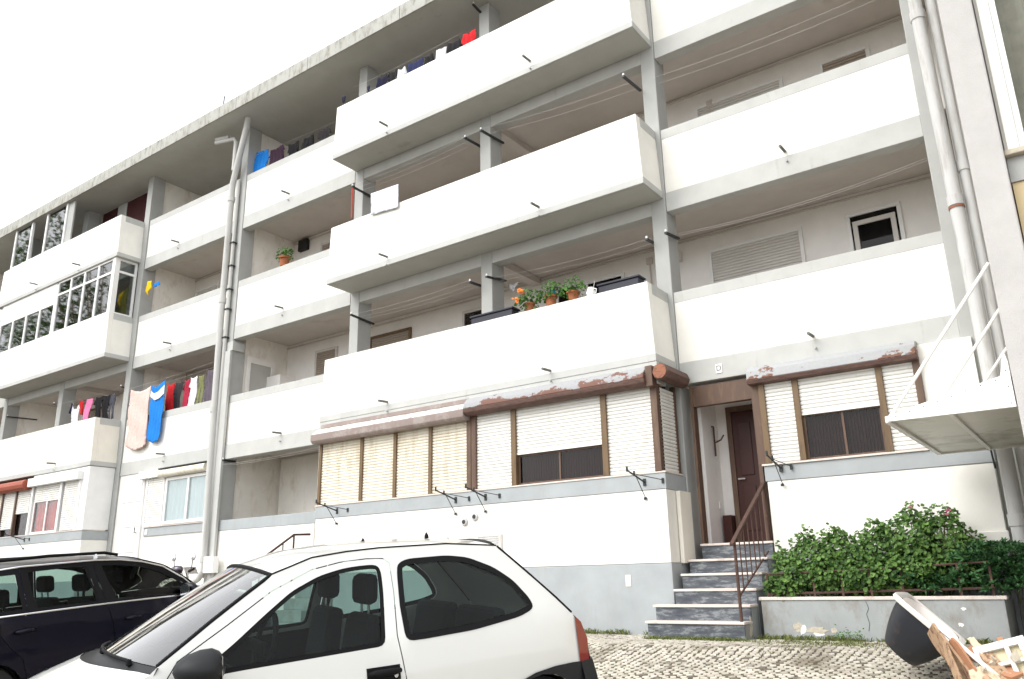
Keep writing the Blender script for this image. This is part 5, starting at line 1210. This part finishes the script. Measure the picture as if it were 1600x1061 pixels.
for nm, lb, ct, poly, y, mt in [
    ('shirt', 'bright red shirt on the line next to the blue towel', 'shirt', shirt(-18.80, -18.46, 4.1, 4.96), Y1, cloth_mat('red', (.55, .015, .02))),
    ('trousers', 'charcoal trousers hanging between the red shirt and the crimson shirt', 'trousers', trousers(-18.43, -18.14, 3.95, 4.95), Y1, cloth_mat('charcoal', (.03, .026, .03))),
    ('shirt', 'patterned crimson shirt hanging between charcoal trousers and white shirt', 'shirt', shirt(-18.13, -17.84, 4.15, 4.97), Y1+.03, cloth_mat('crimson', (.36, .02, .05))),
    ('shirt', 'white and gray shirt on the line left of the olive trousers', 'shirt', shirt(-17.82, -17.50, 4.15, 4.98), Y1, cloth_mat('white', (.7, .7, .72))),
    ('trousers', 'olive green trousers on the line left of the gray garment', 'trousers', trousers(-17.46, -17.22, 4.0, 4.97), Y1, cloth_mat('olive', (.20, .21, .09))),
    ('dress', 'long gray dress on the line nearest the downpipe', 'dress', shirt(-17.15, -16.75, 3.9, 5.06, .02), Y1, cloth_mat('purple_gray', (.12, .10, .125))),
    ('sock', 'small navy garment leftmost on the projecting balcony line', 'garment', [(-23.25, 5.07), (-23.1, 5.03), (-23.1, 4.74), (-23.25, 4.77)], 11.0, cloth_mat('navy', (.008, .008, .03))),
    ('shirt', 'white vest with straps hanging beside small red garment', 'shirt', [(-23.1, 5.06), (-23.0, 4.85), (-22.85, 4.85), (-22.72, 5.03), (-22.6, 4.3), (-23.05, 4.3)], 11.0, cloth_mat('white', (.7, .7, .72))),
    ('shirt', 'small red shirt hanging between white vest and pink dress', 'shirt', [(-22.67, 5.04), (-22.46, 5.02), (-22.44, 4.62), (-22.62, 4.66)], 10.98, cloth_mat('red', (.55, .015, .02))),
    ('shirt', 'dark purple garment behind the pink dress', 'garment', [(-22.5, 5.03), (-22.3, 5.02), (-22.32, 4.3), (-22.55, 4.3)], 11.06, cloth_mat('dark_purple', (.035, .008, .05))),
    ('dress', 'pink dress hanging next to black clothes', 'dress', [(-22.3, 5.04), (-21.94, 5.01), (-22.02, 4.75), (-22.1, 4.3), (-22.42, 4.3), (-22.3, 4.75)], 10.97, cloth_mat('pink', (.75, .22, .42))),
    ('shirt', 'black shirt hanging beside the pink dress', 'shirt', shirt(-21.88, -21.5, 4.3, 5.04), 11.0, cloth_mat('black', (.012, .011, .013))),
    ('trousers', 'black trousers between black shirt and faded jeans', 'trousers', trousers(-21.48, -21.12, 4.2, 5.02), 11.0, cloth_mat('black', (.012, .011, .013))),
    ('jeans', 'dark faded jeans hanging nearest the column on the projecting balcony', 'jeans', trousers(-21.1, -20.85, 4.3, 5.01), 11.0, cloth_mat('denim', (.07, .07, .09))),
    ('towel', 'bright blue cloth hanging by the column on the top gallery', 'towel', [(-15.85, 10.52), (-15.34, 10.42), (-15.45, 9.9), (-16.0, 9.95)], 11.2, cloth_mat('bright_blue', (.01, .19, .60))),
    ('shirt', 'dark plum jumper right of the blue cloth on the top gallery', 'jumper', shirt(-15.3, -14.75, 9.75, 10.38), 11.2, cloth_mat('plum', (.04, .018, .035))),
    ('shirt', 'black shirt left of the black trousers on the top gallery', 'shirt', shirt(-14.6, -14.2, 9.6, 10.28), 11.2, cloth_mat('black', (.012, .011, .013))),
    ('trousers', 'black trousers in the middle of the top gallery line', 'trousers', trousers(-14.05, -13.7, 9.5, 10.26), 11.2, cloth_mat('black', (.012, .011, .013))),
    ('shirt', 'dark gray shirt on the top gallery nearest the projecting balcony', 'shirt', shirt(-13.5, -13.1, 9.6, 10.26), 11.2, cloth_mat('charcoal', (.03, .026, .03))),
    ('shirt', 'navy shirt leftmost on the top projecting balcony', 'shirt', shirt(-10.95, -10.65, 9.6, 10.28), 10.55, cloth_mat('navy', (.008, .008, .03))),
    ('shirt', 'black shirt second on the top projecting balcony', 'shirt', shirt(-10.6, -10.35, 9.6, 10.27), 10.55, cloth_mat('black', (.012, .011, .013))),
    ('jeans', 'blue jeans with a pale leg on the top projecting balcony', 'jeans', trousers(-10.05, -9.65, 9.5, 10.25), 10.55, cloth_mat('jean_blue', (.02, .025, .08))),
    ('sock', 'dark sock like garment hanging over the top parapet at its left end', 'garment', [(-11.75, 10.02), (-11.62, 10.0), (-11.64, 9.86), (-11.74, 9.88)], 10.31, cloth_mat('navy', (.008, .008, .03))),
    ('sock', 'small navy garment hanging over the top parapet under the navy shirt', 'garment', [(-11.0, 9.98), (-10.9, 9.97), (-10.9, 9.83), (-10.98, 9.85)], 10.31, cloth_mat('navy', (.008, .008, .03))),
    ('shirt', 'pale blue shirt overlapping the blue jeans high up', 'shirt', shirt(-10.3, -10.08, 9.6, 10.2), 10.5, cloth_mat('pale_white', (.62, .64, .70))),
    ('shirt', 'black top between the jeans and the white towel high up', 'top', shirt(-9.6, -9.36, 9.6, 10.22), 10.55, cloth_mat('black', (.012, .011, .013))),
    ('shirt', 'white towel between dark clothes on the top projecting balcony', 'towel', [(-9.3, 10.25), (-9.02, 10.22), (-9.02, 9.7), (-9.3, 9.7)], 10.55, cloth_mat('white', (.7, .7, .72))),
    ('shirt', 'black jumper between white towel and red shirt up high', 'jumper', shirt(-9.0, -8.66, 9.6, 10.26), 10.55, cloth_mat('black', (.012, .011, .013))),
    ('shirt', 'bright red shirt by the column on the top projecting balcony', 'shirt', shirt(-8.6, -8.27, 9.6, 10.29), 10.55, cloth_mat('red', (.55, .015, .02))),
    ('shirt', 'dark clothes in the open gap of the top glazed balcony', 'garment', [(-25.85, 10.6), (-25.2, 10.6), (-25.15, 9.9), (-25.9, 9.9)], 10.75, cloth_mat('dark_purple', (.035, .008, .05))),
    ('cloth', 'white cloth hung over the edge of the second floor parapet', 'cloth', [(-10.74, 7.42), (-10.35, 7.41), (-9.99, 7.39), (-9.98, 6.9), (-10.72, 6.95)], 10.29, cloth_mat('pale_white', (.62, .64, .70))),
    ('cloth', 'small white underwear pegged to a wire beside the middle column', 'underwear', [(-8.3, 5.29), (-8.2, 5.26), (-8.08, 5.29), (-8.13, 5.2), (-8.19, 5.12), (-8.26, 5.2)], 11.5, cloth_mat('white', (.7, .7, .72))),
    ('glove', 'yellow rubber gloves hanging by the far column', 'gloves', [(-19.95, 7.95), (-19.74, 7.93), (-19.72, 7.7), (-19.85, 7.52), (-19.93, 7.7)], 11.0, cloth_mat('yellow', (.80, .50, .01))),
    ('cloth', 'small blue cloth behind the yellow gloves', 'cloth', [(-19.72, 7.84), (-19.45, 7.86), (-19.43, 7.76), (-19.7, 7.72)], 11.05, cloth_mat('bright_blue', (.01, .19, .60))),
    ('towel', 'yellow green towel behind the side glazing of the enclosed balcony', 'towel', [(-20.95, 7.75), (-20.62, 7.95), (-20.62, 7.1), (-20.95, 7.1)], 10.85, cloth_mat('lime', (.42, .40, .02))),
    ('cloth', 'white cloth behind the corner of the enclosed balcony', 'cloth', [(-21.3, 7.9), (-20.9, 8.05), (-20.85, 7.1), (-21.3, 7.1)], 10.62, cloth_mat('white', (.7, .7, .72))),
    ('cloth', 'teal cloth behind the third large pane of the enclosed balcony', 'cloth', [(-22.0, 7.75), (-21.7, 7.8), (-21.65, 7.1), (-22.05, 7.1)], 10.55, cloth_mat('teal', (.15, .55, .60))),
    ('cloth', 'dark purple cloth hanging at the far left end of the second floor', 'cloth', [(-28.4, 8.1), (-27.75, 8.2), (-27.7, 7.2), (-28.4, 7.2)], 11.0, cloth_mat('dark_purple', (.035, .008, .05))),
]:
    garment(nm, lb, ct, poly, y, mt, GL, .008 if y == 10.29 else .028)
pegm = [plain('yellow_peg', (.7, .45, .05), .5), plain('pink_peg', (.6, .2, .25), .5), plain('wood_peg', (.5, .38, .22), .7)]

# flower pots on the first floor balcony
terra = paint('terracotta', (.34, .12, .055), rough=.8, stain=(.45, .34, .26), stain_at=(.6, .75), sstretch=(4, 4, 4))
def pot(x, y, z, r, h, label, leafcol, flower=None, n=150, kind=0, R_=.2, mat=None):
    t_ = thing('flower_pot', label, 'plant pot', (x, y, z), 'flower pots on the parapet')
    part('pot', MB().lathe([(0, 0), (r*.7, 0), (r*.95, h*.8), (r*1.1, h*.8), (r*1.12, h), (r*.95, h), (r*.9, h*.85), (0, h*.85)], (x, y, z), n=18), mat or terra, t_, smooth=35)
    mb = MB(); clump_bush(mb, [(x, y, z+h+.08, R_, R_), (x-.08, y-.03, z+h+.02, R_*.7, R_*.7), (x+.09, y, z+h+.1, R_*.7, R_*.7)], n, .03, kind); part('leaves', mb, leafcol, t_)
    if flower:
        for _ in range(7):
            f = MB(); fx, fz = x+rnd.uniform(-.18, .02), z+h+rnd.uniform(.02, .2)
            for _ in range(7): leaf(f, (fx+rnd.gauss(0, .014), y-.16+rnd.gauss(0, .03), fz+rnd.gauss(0, .014)), .022, (rnd.gauss(0, .5), -1, .4), .5)
            part('flower', f, flower, t_)
    return t_
pg = leafmat('pot_plant_leaf', (.03, .09, .015), (.14, .30, .06))
PZ = 4.213
pot(-7.08, 10.39, PZ, .085, .13, 'low pot of green leaves with orange flowers, leftmost on the parapet', pg, plain('orange_petals', (.8, .22, .02), .6), 170)
pot(-6.66, 10.39, PZ, .10, .17, 'pale terracotta pot with a bushy green plant between two others', pg, None, 190)
pot(-6.24, 10.39, PZ, .10, .14, 'bright terracotta pot with a wide green plant beside the white jug', pg, None, 190)
jg = thing('watering_jug', 'small white jug standing on the parapet right of the pots', 'jug', (-5.92, 10.39, PZ))
part('body', MB().lathe([(0, 0), (.06, 0), (.075, .06), (.05, .12), (.045, .14), (0, .14)], (-5.92, 10.39, PZ), n=14), M['wframe'], jg, smooth=40)
part('handle', MB().tube([(-5.87, 10.39, PZ+.12), (-5.82, 10.39, PZ+.1), (-5.83, 10.39, PZ+.04), (-5.86, 10.39, PZ+.03)], .009, 6), M['wframe'], jg)
part('stick', MB().tube([(-5.88, 10.39, PZ+.1), (-5.84, 10.39, PZ+.24)], .006, 5), M['pipe'], jg)
db = paint('dark_blue_plastic', (.022, .024, .035), rough=.5, bump=0)
for (x0, x1, lb) in ((-8.40, -7.52, 'dark blue trough standing on the parapet in front of the middle column'), (-5.86, -5.16, 'dark blue trough on the parapet end right of the white jug')):
    y0, z = 10.52, PZ-.02
    t_ = thing('planter_trough', lb, 'trough', ((x0+x1)/2, y0+.1, z))
    part('box', MB().box(x0, x1, y0, y0+.2, z-.1, z+.2), db, t_, .012); part('rim', MB().box(x0-.02, x1+.02, y0-.02, y0+.22, z+.201, z+.235), db, t_, .008)
    part('ledge', MB().box(x0+.03, x1-.03, y0-.012, y0-.001, z+.0, z+.05), db, t_)
pot(-14.33, 11.1, 7.02, .125, .23, 'single terracotta pot with a ragged plant on the second floor parapet', pg, None, 170, 0, .19)
q = MB(); q.box(-8.09, -7.99, 12.61, 12.645, 5.35, 5.5); solo('blue_plaque', q, plain('turquoise_enamel', (.03, .38, .50), .4), 'small turquoise plaque on the gallery wall behind the flower pots', 'plaque', bevel=.01)

# ------------------------------------------------------------------ rubbish heap by the planter
tub_m = Matrix(((-.12, .70, .70, 0), (.985, .12, .06, 0), (-.04, -.70, .715, 0), (0, 0, 0, 1)))
ex = Vector((-.10, .99, -.02)).normalized(); ey = Vector((.70, .09, -.70)); ey = (ey-ex*ey.dot(ex)).normalized(); ez = ex.cross(ey)
if ez.z < 0: ez = -ez
oc = Vector((-1.52, 7.2, -.14))            # near upper corner of the rim
tm = Matrix(((ex.x, ey.x, ez.x, oc.x), (ex.y, ey.y, ez.y, oc.y), (ex.z, ey.z, ez.z, oc.z), (0, 0, 0, 1)))
tub = thing('bathtub', 'discarded bathtub with black underside and white rim tipped on its side on the cobbles', 'bathtub', mat4=tm)
TL, TW, TD = 1.15, .58, .35
def sup(cx, cy, a, b_, z, n=40, e=4.0):
    out = []
    for i in range(n):
        t = 2*math.pi*i/n; c, s_ = math.cos(t), math.sin(t)
        out.append((cx+a*math.copysign(abs(c)**(2/e), c), cy+b_*math.copysign(abs(s_)**(2/e), s_), z))
    return out
rows = [sup(TL/2, TW/2, TL/2-.03-i_*.02-.07*(i_/7)**2, TW/2-.03-i_*.012-.03*(i_/7)**2, -.02-TD*(i_/7)**.8, e=4-1.2*i_/7) for i_ in range(8)]
rows.append(sup(TL/2, TW/2, TL/2-.38, TW/2-.22, -.02-TD-.02, e=2.6)); m = MB(); m.grid(rows, True); m.f.append(tuple(len(m.v)-40+k for k in range(40)))
part('shell', m, paint('black_iron_shell', (.022, .024, .03), rough=.45, bump=.05, stain=(.06, .045, .04), stain_at=(.55, .75), sstretch=(3, 3, 3)), tub, smooth=60)
rows = [sup(TL/2, TW/2, TL/2-.055-i_*.02-.06*(i_/7)**2, TW/2-.055-i_*.013-.03*(i_/7)**2, -.0-(TD-.02)*(i_/7)**.8, e=4-1.2*i_/7) for i_ in range(8)]
rows.append(sup(TL/2, TW/2, TL/2-.4, TW/2-.24, -.36-.03, e=2.6)); m = MB(); m.grid(rows, True); m.f.append(tuple(len(m.v)-40+k for k in range(40)))
enam = paint('chipped_white_enamel', (.74, .70, .66), rough=.3, bump=0, stain=(.30, .17, .10), stain_at=(.64, .72), sstretch=(2, 2, 2), sscale=4)
part('basin', m, enam, tub, smooth=60)
m = MB(); m.grid([sup(TL/2, TW/2, a, b_, z, e=8) for a, b_, z in ((TL/2-.055, TW/2-.055, 0), (TL/2-.04, TW/2-.04, .012), (TL/2, TW/2, .012), (TL/2+.004, TW/2+.004, -.012), (TL/2-.01, TW/2-.01, -.03))], True)
part('rim', m, enam, tub, smooth=50)
part('overflow_hole', MB().lathe([(0, .004), (.03, .004), (.032, -.004)], (TL*.3, .06, -.06), 'Y', 12), M['rust'], tub)
wood = [paint('weathered_wood', (.40, .27, .17), rough=.85, stain=(.15, .08, .05), stain_at=(.5, .62), sstretch=(8, 8, 2), sscale=5, bump=.3), paint('pale_wood', (.56, .43, .31), rough=.85, stain=(.30, .18, .11), stain_at=(.55, .7), sstretch=(6, 6, 3)), paint('reddish_wood', (.36, .18, .10), rough=.8, stain=(.55, .45, .36), stain_at=(.6, .7), sstretch=(5, 5, 5))]
whp = peel('flaking_white_paint', (.72, .70, .66), (.40, .18, .12), at=(.60, .63), scale=9, stretch=(1.5, 1.5, 1.5))
def plank(p0, p1, w, th, mat, label, face=(.3, -1, .3), name='plank', group='boards in the rubbish heap'):
    p0, p1 = Vector(p0), Vector(p1); d = p1-p0; f = Vector(face); f = (f-d*f.dot(d)/d.dot(d)).normalized(); s_ = d.normalized().cross(f)
    n = 10; rr = random.Random(label); m = MB(); rows = []
    for i in range(n+1):
        t = i/n; c = p0+d*t; wa, wb = w*.5*(1+rr.uniform(-.06, .06)), w*.5*(1+rr.uniform(-.06, .06))
        if i in (0, n): wa *= rr.uniform(.5, 1); wb *= rr.uniform(.6, 1)
        rows.append([c+s_*wa+f*th/2, c-s_*wb+f*th/2, c-s_*wb-f*th/2, c+s_*wa-f*th/2])
    m.grid(rows, True); m.f += [(0, 1, 2, 3), tuple(len(m.v)-4+k for k in (3, 2, 1, 0))]
    return solo(name, m, mat, label, 'board', group)
plank((-1.21, 6.78, -.38), (-.90, 6.62, -.86), .17, .018, wood[0], 'wide weathered board leaning on the bathtub rim', (-.75, -.6, -.25))
plank((-1.14, 6.72, -.37), (-.80, 6.6, -.68), .028, .028, whp, 'white painted batten lying along the leaning boards')
plank((-1.08, 6.7, -.45), (-.86, 6.55, -.84), .12, .016, wood[2], 'reddish broken board under the white batten', (-.7, -.7, -.2))
plank((-1.02, 6.9, -.52), (-.70, 6.6, -.66), .12, .02, wood[2], 'thick reddish board sloping towards the window frame', (.2, -.6, .8))
plank((-.94, 6.6, -.62), (-.63, 6.35, -.93), .16, .015, wood[1], 'pale thin board in front of the heap, sloping down right', (.3, -.7, .6))
plank((-.88, 6.5, -.66), (-.60, 6.3, -.95), .05, .03, wood[0], 'narrow dark stick across the pale board', (.3, -.7, .6))
plank((-1.0, 7.0, -.46), (-.82, 6.8, -.58), .03, .03, wood[1], 'short splinter of pale wood on top of the heap')
plank((-.80, 6.9, -.44), (-.70, 6.7, -.66), .04, .02, wood[2], 'upright reddish stick beside the window frame')
plank((-1.06, 6.1, -.98), (-.40, 6.0, -.90), .09, .05, whp, 'long flaking white board lying at the very front', (.1, -.3, 1))
plank((-1.05, 6.45, -.88), (-.72, 6.3, -.84), .07, .03, wood[1], 'short pale board lying under the heap', (.1, -.3, 1))
plank((-1.12, 6.66, -.46), (-.98, 6.5, -.90), .065, .015, wood[0], 'pale splintered board below the wide leaning board', (-.7, -.7, -.2))
plank((-.96, 6.78, -.44), (-.78, 6.62, -.72), .045, .02, wood[1], 'pale stick between the reddish board and the sash', (.2, -.8, .5))
plank((-.90, 6.74, -.50), (-.66, 6.48, -.82), .09, .014, wood[0], 'gray brown slat under the narrow stick', (.3, -.7, .6))
plank((-1.02, 6.58, -.72), (-.78, 6.44, -.94), .11, .014, wood[2], 'dark reddish slat at the foot of the heap', (-.2, -.8, .5))
plank((-.99, 6.52, -.80), (-.93, 6.42, -.93), .05, .045, whp, 'short white block end at the foot of the leaning boards', (-.3, -.8, .3))
# old window sash lying at a slant
wf = thing('window_frame', 'old white lattice window sash with reddish edges lying on the heap', 'window frame', (-.6, 6.6, -.9))
fo = Vector((-.86, 6.62, -.83)); fa = Vector((.30, .0, .085)); fb = Vector((.10, .10, .30)); fa *= 1.0
fx_, fy_ = fa.normalized(), fb; fy_ = (fy_-fx_*fy_.dot(fx_)).normalized(); fz_ = fx_.cross(fy_); W_, H_ = .33, .36
def sash(a0, a1, b0, b1, d0, d1): return MB().obox(fo+fx_*a0+fy_*b0+fz_*d0, fx_*(a1-a0), fy_*(b1-b0), fz_*(d1-d0))
for r_ in ((0, .05, 0, H_), (W_-.05, W_, 0, H_), (.19, .22, .05, H_-.05)): part('stile', sash(*r_, 0, .035), whp, wf, .004)
for r_ in ((.05, W_-.05, 0, .05), (.05, W_-.05, H_-.05, H_), (.05, .19, .2, .225), (.22, W_-.05, .2, .225)): part('rail', sash(*r_, .001, .034), whp, wf, .004)
part('backing_board', sash(.02, W_-.02, .02, H_-.02, -.02, -.005), paint('yellowed_board', (.60, .54, .36), stain=(.42, .33, .18), stain_at=(.55, .7)), wf)
plank((-.62, 6.55, -.90), (-.50, 6.62, -.52), .05, .04, whp, 'white and red post standing at the right edge of the heap', (.3, -1, .1))
rb = MB()
for i in range(9):
    x, y = -.84+rnd.gauss(0, .1), 6.75+rnd.gauss(0, .08); z = -.55+rnd.uniform(-.08, .06); s_ = rnd.uniform(.02, .045)
    pts = [Vector((rnd.gauss(0, 1), rnd.gauss(0, 1), rnd.gauss(0, 1))).normalized()*s_*rnd.uniform(.7, 1.2) for _ in range(8)]
    bmx = bmesh.new(); [bmx.verts.new(p_+Vector((x, y, z))) for p_ in pts]; bmesh.ops.convex_hull(bmx, input=bmx.verts); bmx.verts.ensure_lookup_table(); bmx.verts.index_update()
    q = MB().add([v.co[:] for v in bmx.verts], [tuple(v.index for v in f.verts) for f in bmx.faces if len(f.verts) > 2]); bmx.free()
    if q.f: solo('plaster_lump', q, M['plaster_patch'], 'small pale lump of broken plaster among the boards', 'rubble', 'plaster lumps in the rubbish heap')
heap = MB(); heap.lathe([(.42, -.02), (.36, .08), (.25, .16), (.12, .24), (0, .28)], (-.72, 6.85, gz(6.85)), n=16)
for i, p_ in enumerate(heap.v): heap.v[i] = (p_[0]+rnd.gauss(0, .015), p_[1]+rnd.gauss(0, .015), p_[2]+rnd.gauss(0, .015))
solo('rubble_pile', heap, paint('rubble_dirt', (.20, .15, .11), bump=.8, bscale=25, var=.4), 'low pile of dark rubble under the broken boards', 'rubble')

# ------------------------------------------------------------------ trees across the street (seen mirrored in the glass)
def tree(x, y, h, label):
    z0 = gz(y); t_ = thing('street_tree', label, 'tree', (x, y, z0), 'trees across the street')
    tr = part('trunk', MB().tube([(x, y, z0-.1), (x+.1, y, z0+h*.25), (x-.1, y+.1, z0+h*.6), (x, y, z0+h*.85)], [.26, .2, .12, .05], 9), wood[0], t_, smooth=True)
    cr = MB(); cs = []
    for i in range(24):
        a, q = rnd.uniform(0, 6.28), rnd.uniform(.3, 1)*h*.24; zc = z0+h*rnd.uniform(.42, .92)
        cs.append((x+q*math.cos(a), y+q*math.sin(a), zc, h*.075, h*.075))
        part('limb', MB().tube([(x, y, z0+h*.35), (x+q*.5*math.cos(a), y+q*.5*math.sin(a), (zc+z0+h*.35)/2+.2), cs[-1][:3]], [.09, .05, .02], 6), wood[0], tr)
    clump_bush(cr, cs, 6500, .10, 0); part('crown', cr, M['geranium'], t_)
tree(-43, -1, 25, 'tall tree far left across the street'); tree(-55, 2, 25, 'second tall tree farther along the street'); tree(-36, -9, 20, 'tree across the street behind the viewer'); tree(-70, -4, 26, 'farthest tall tree along the street')
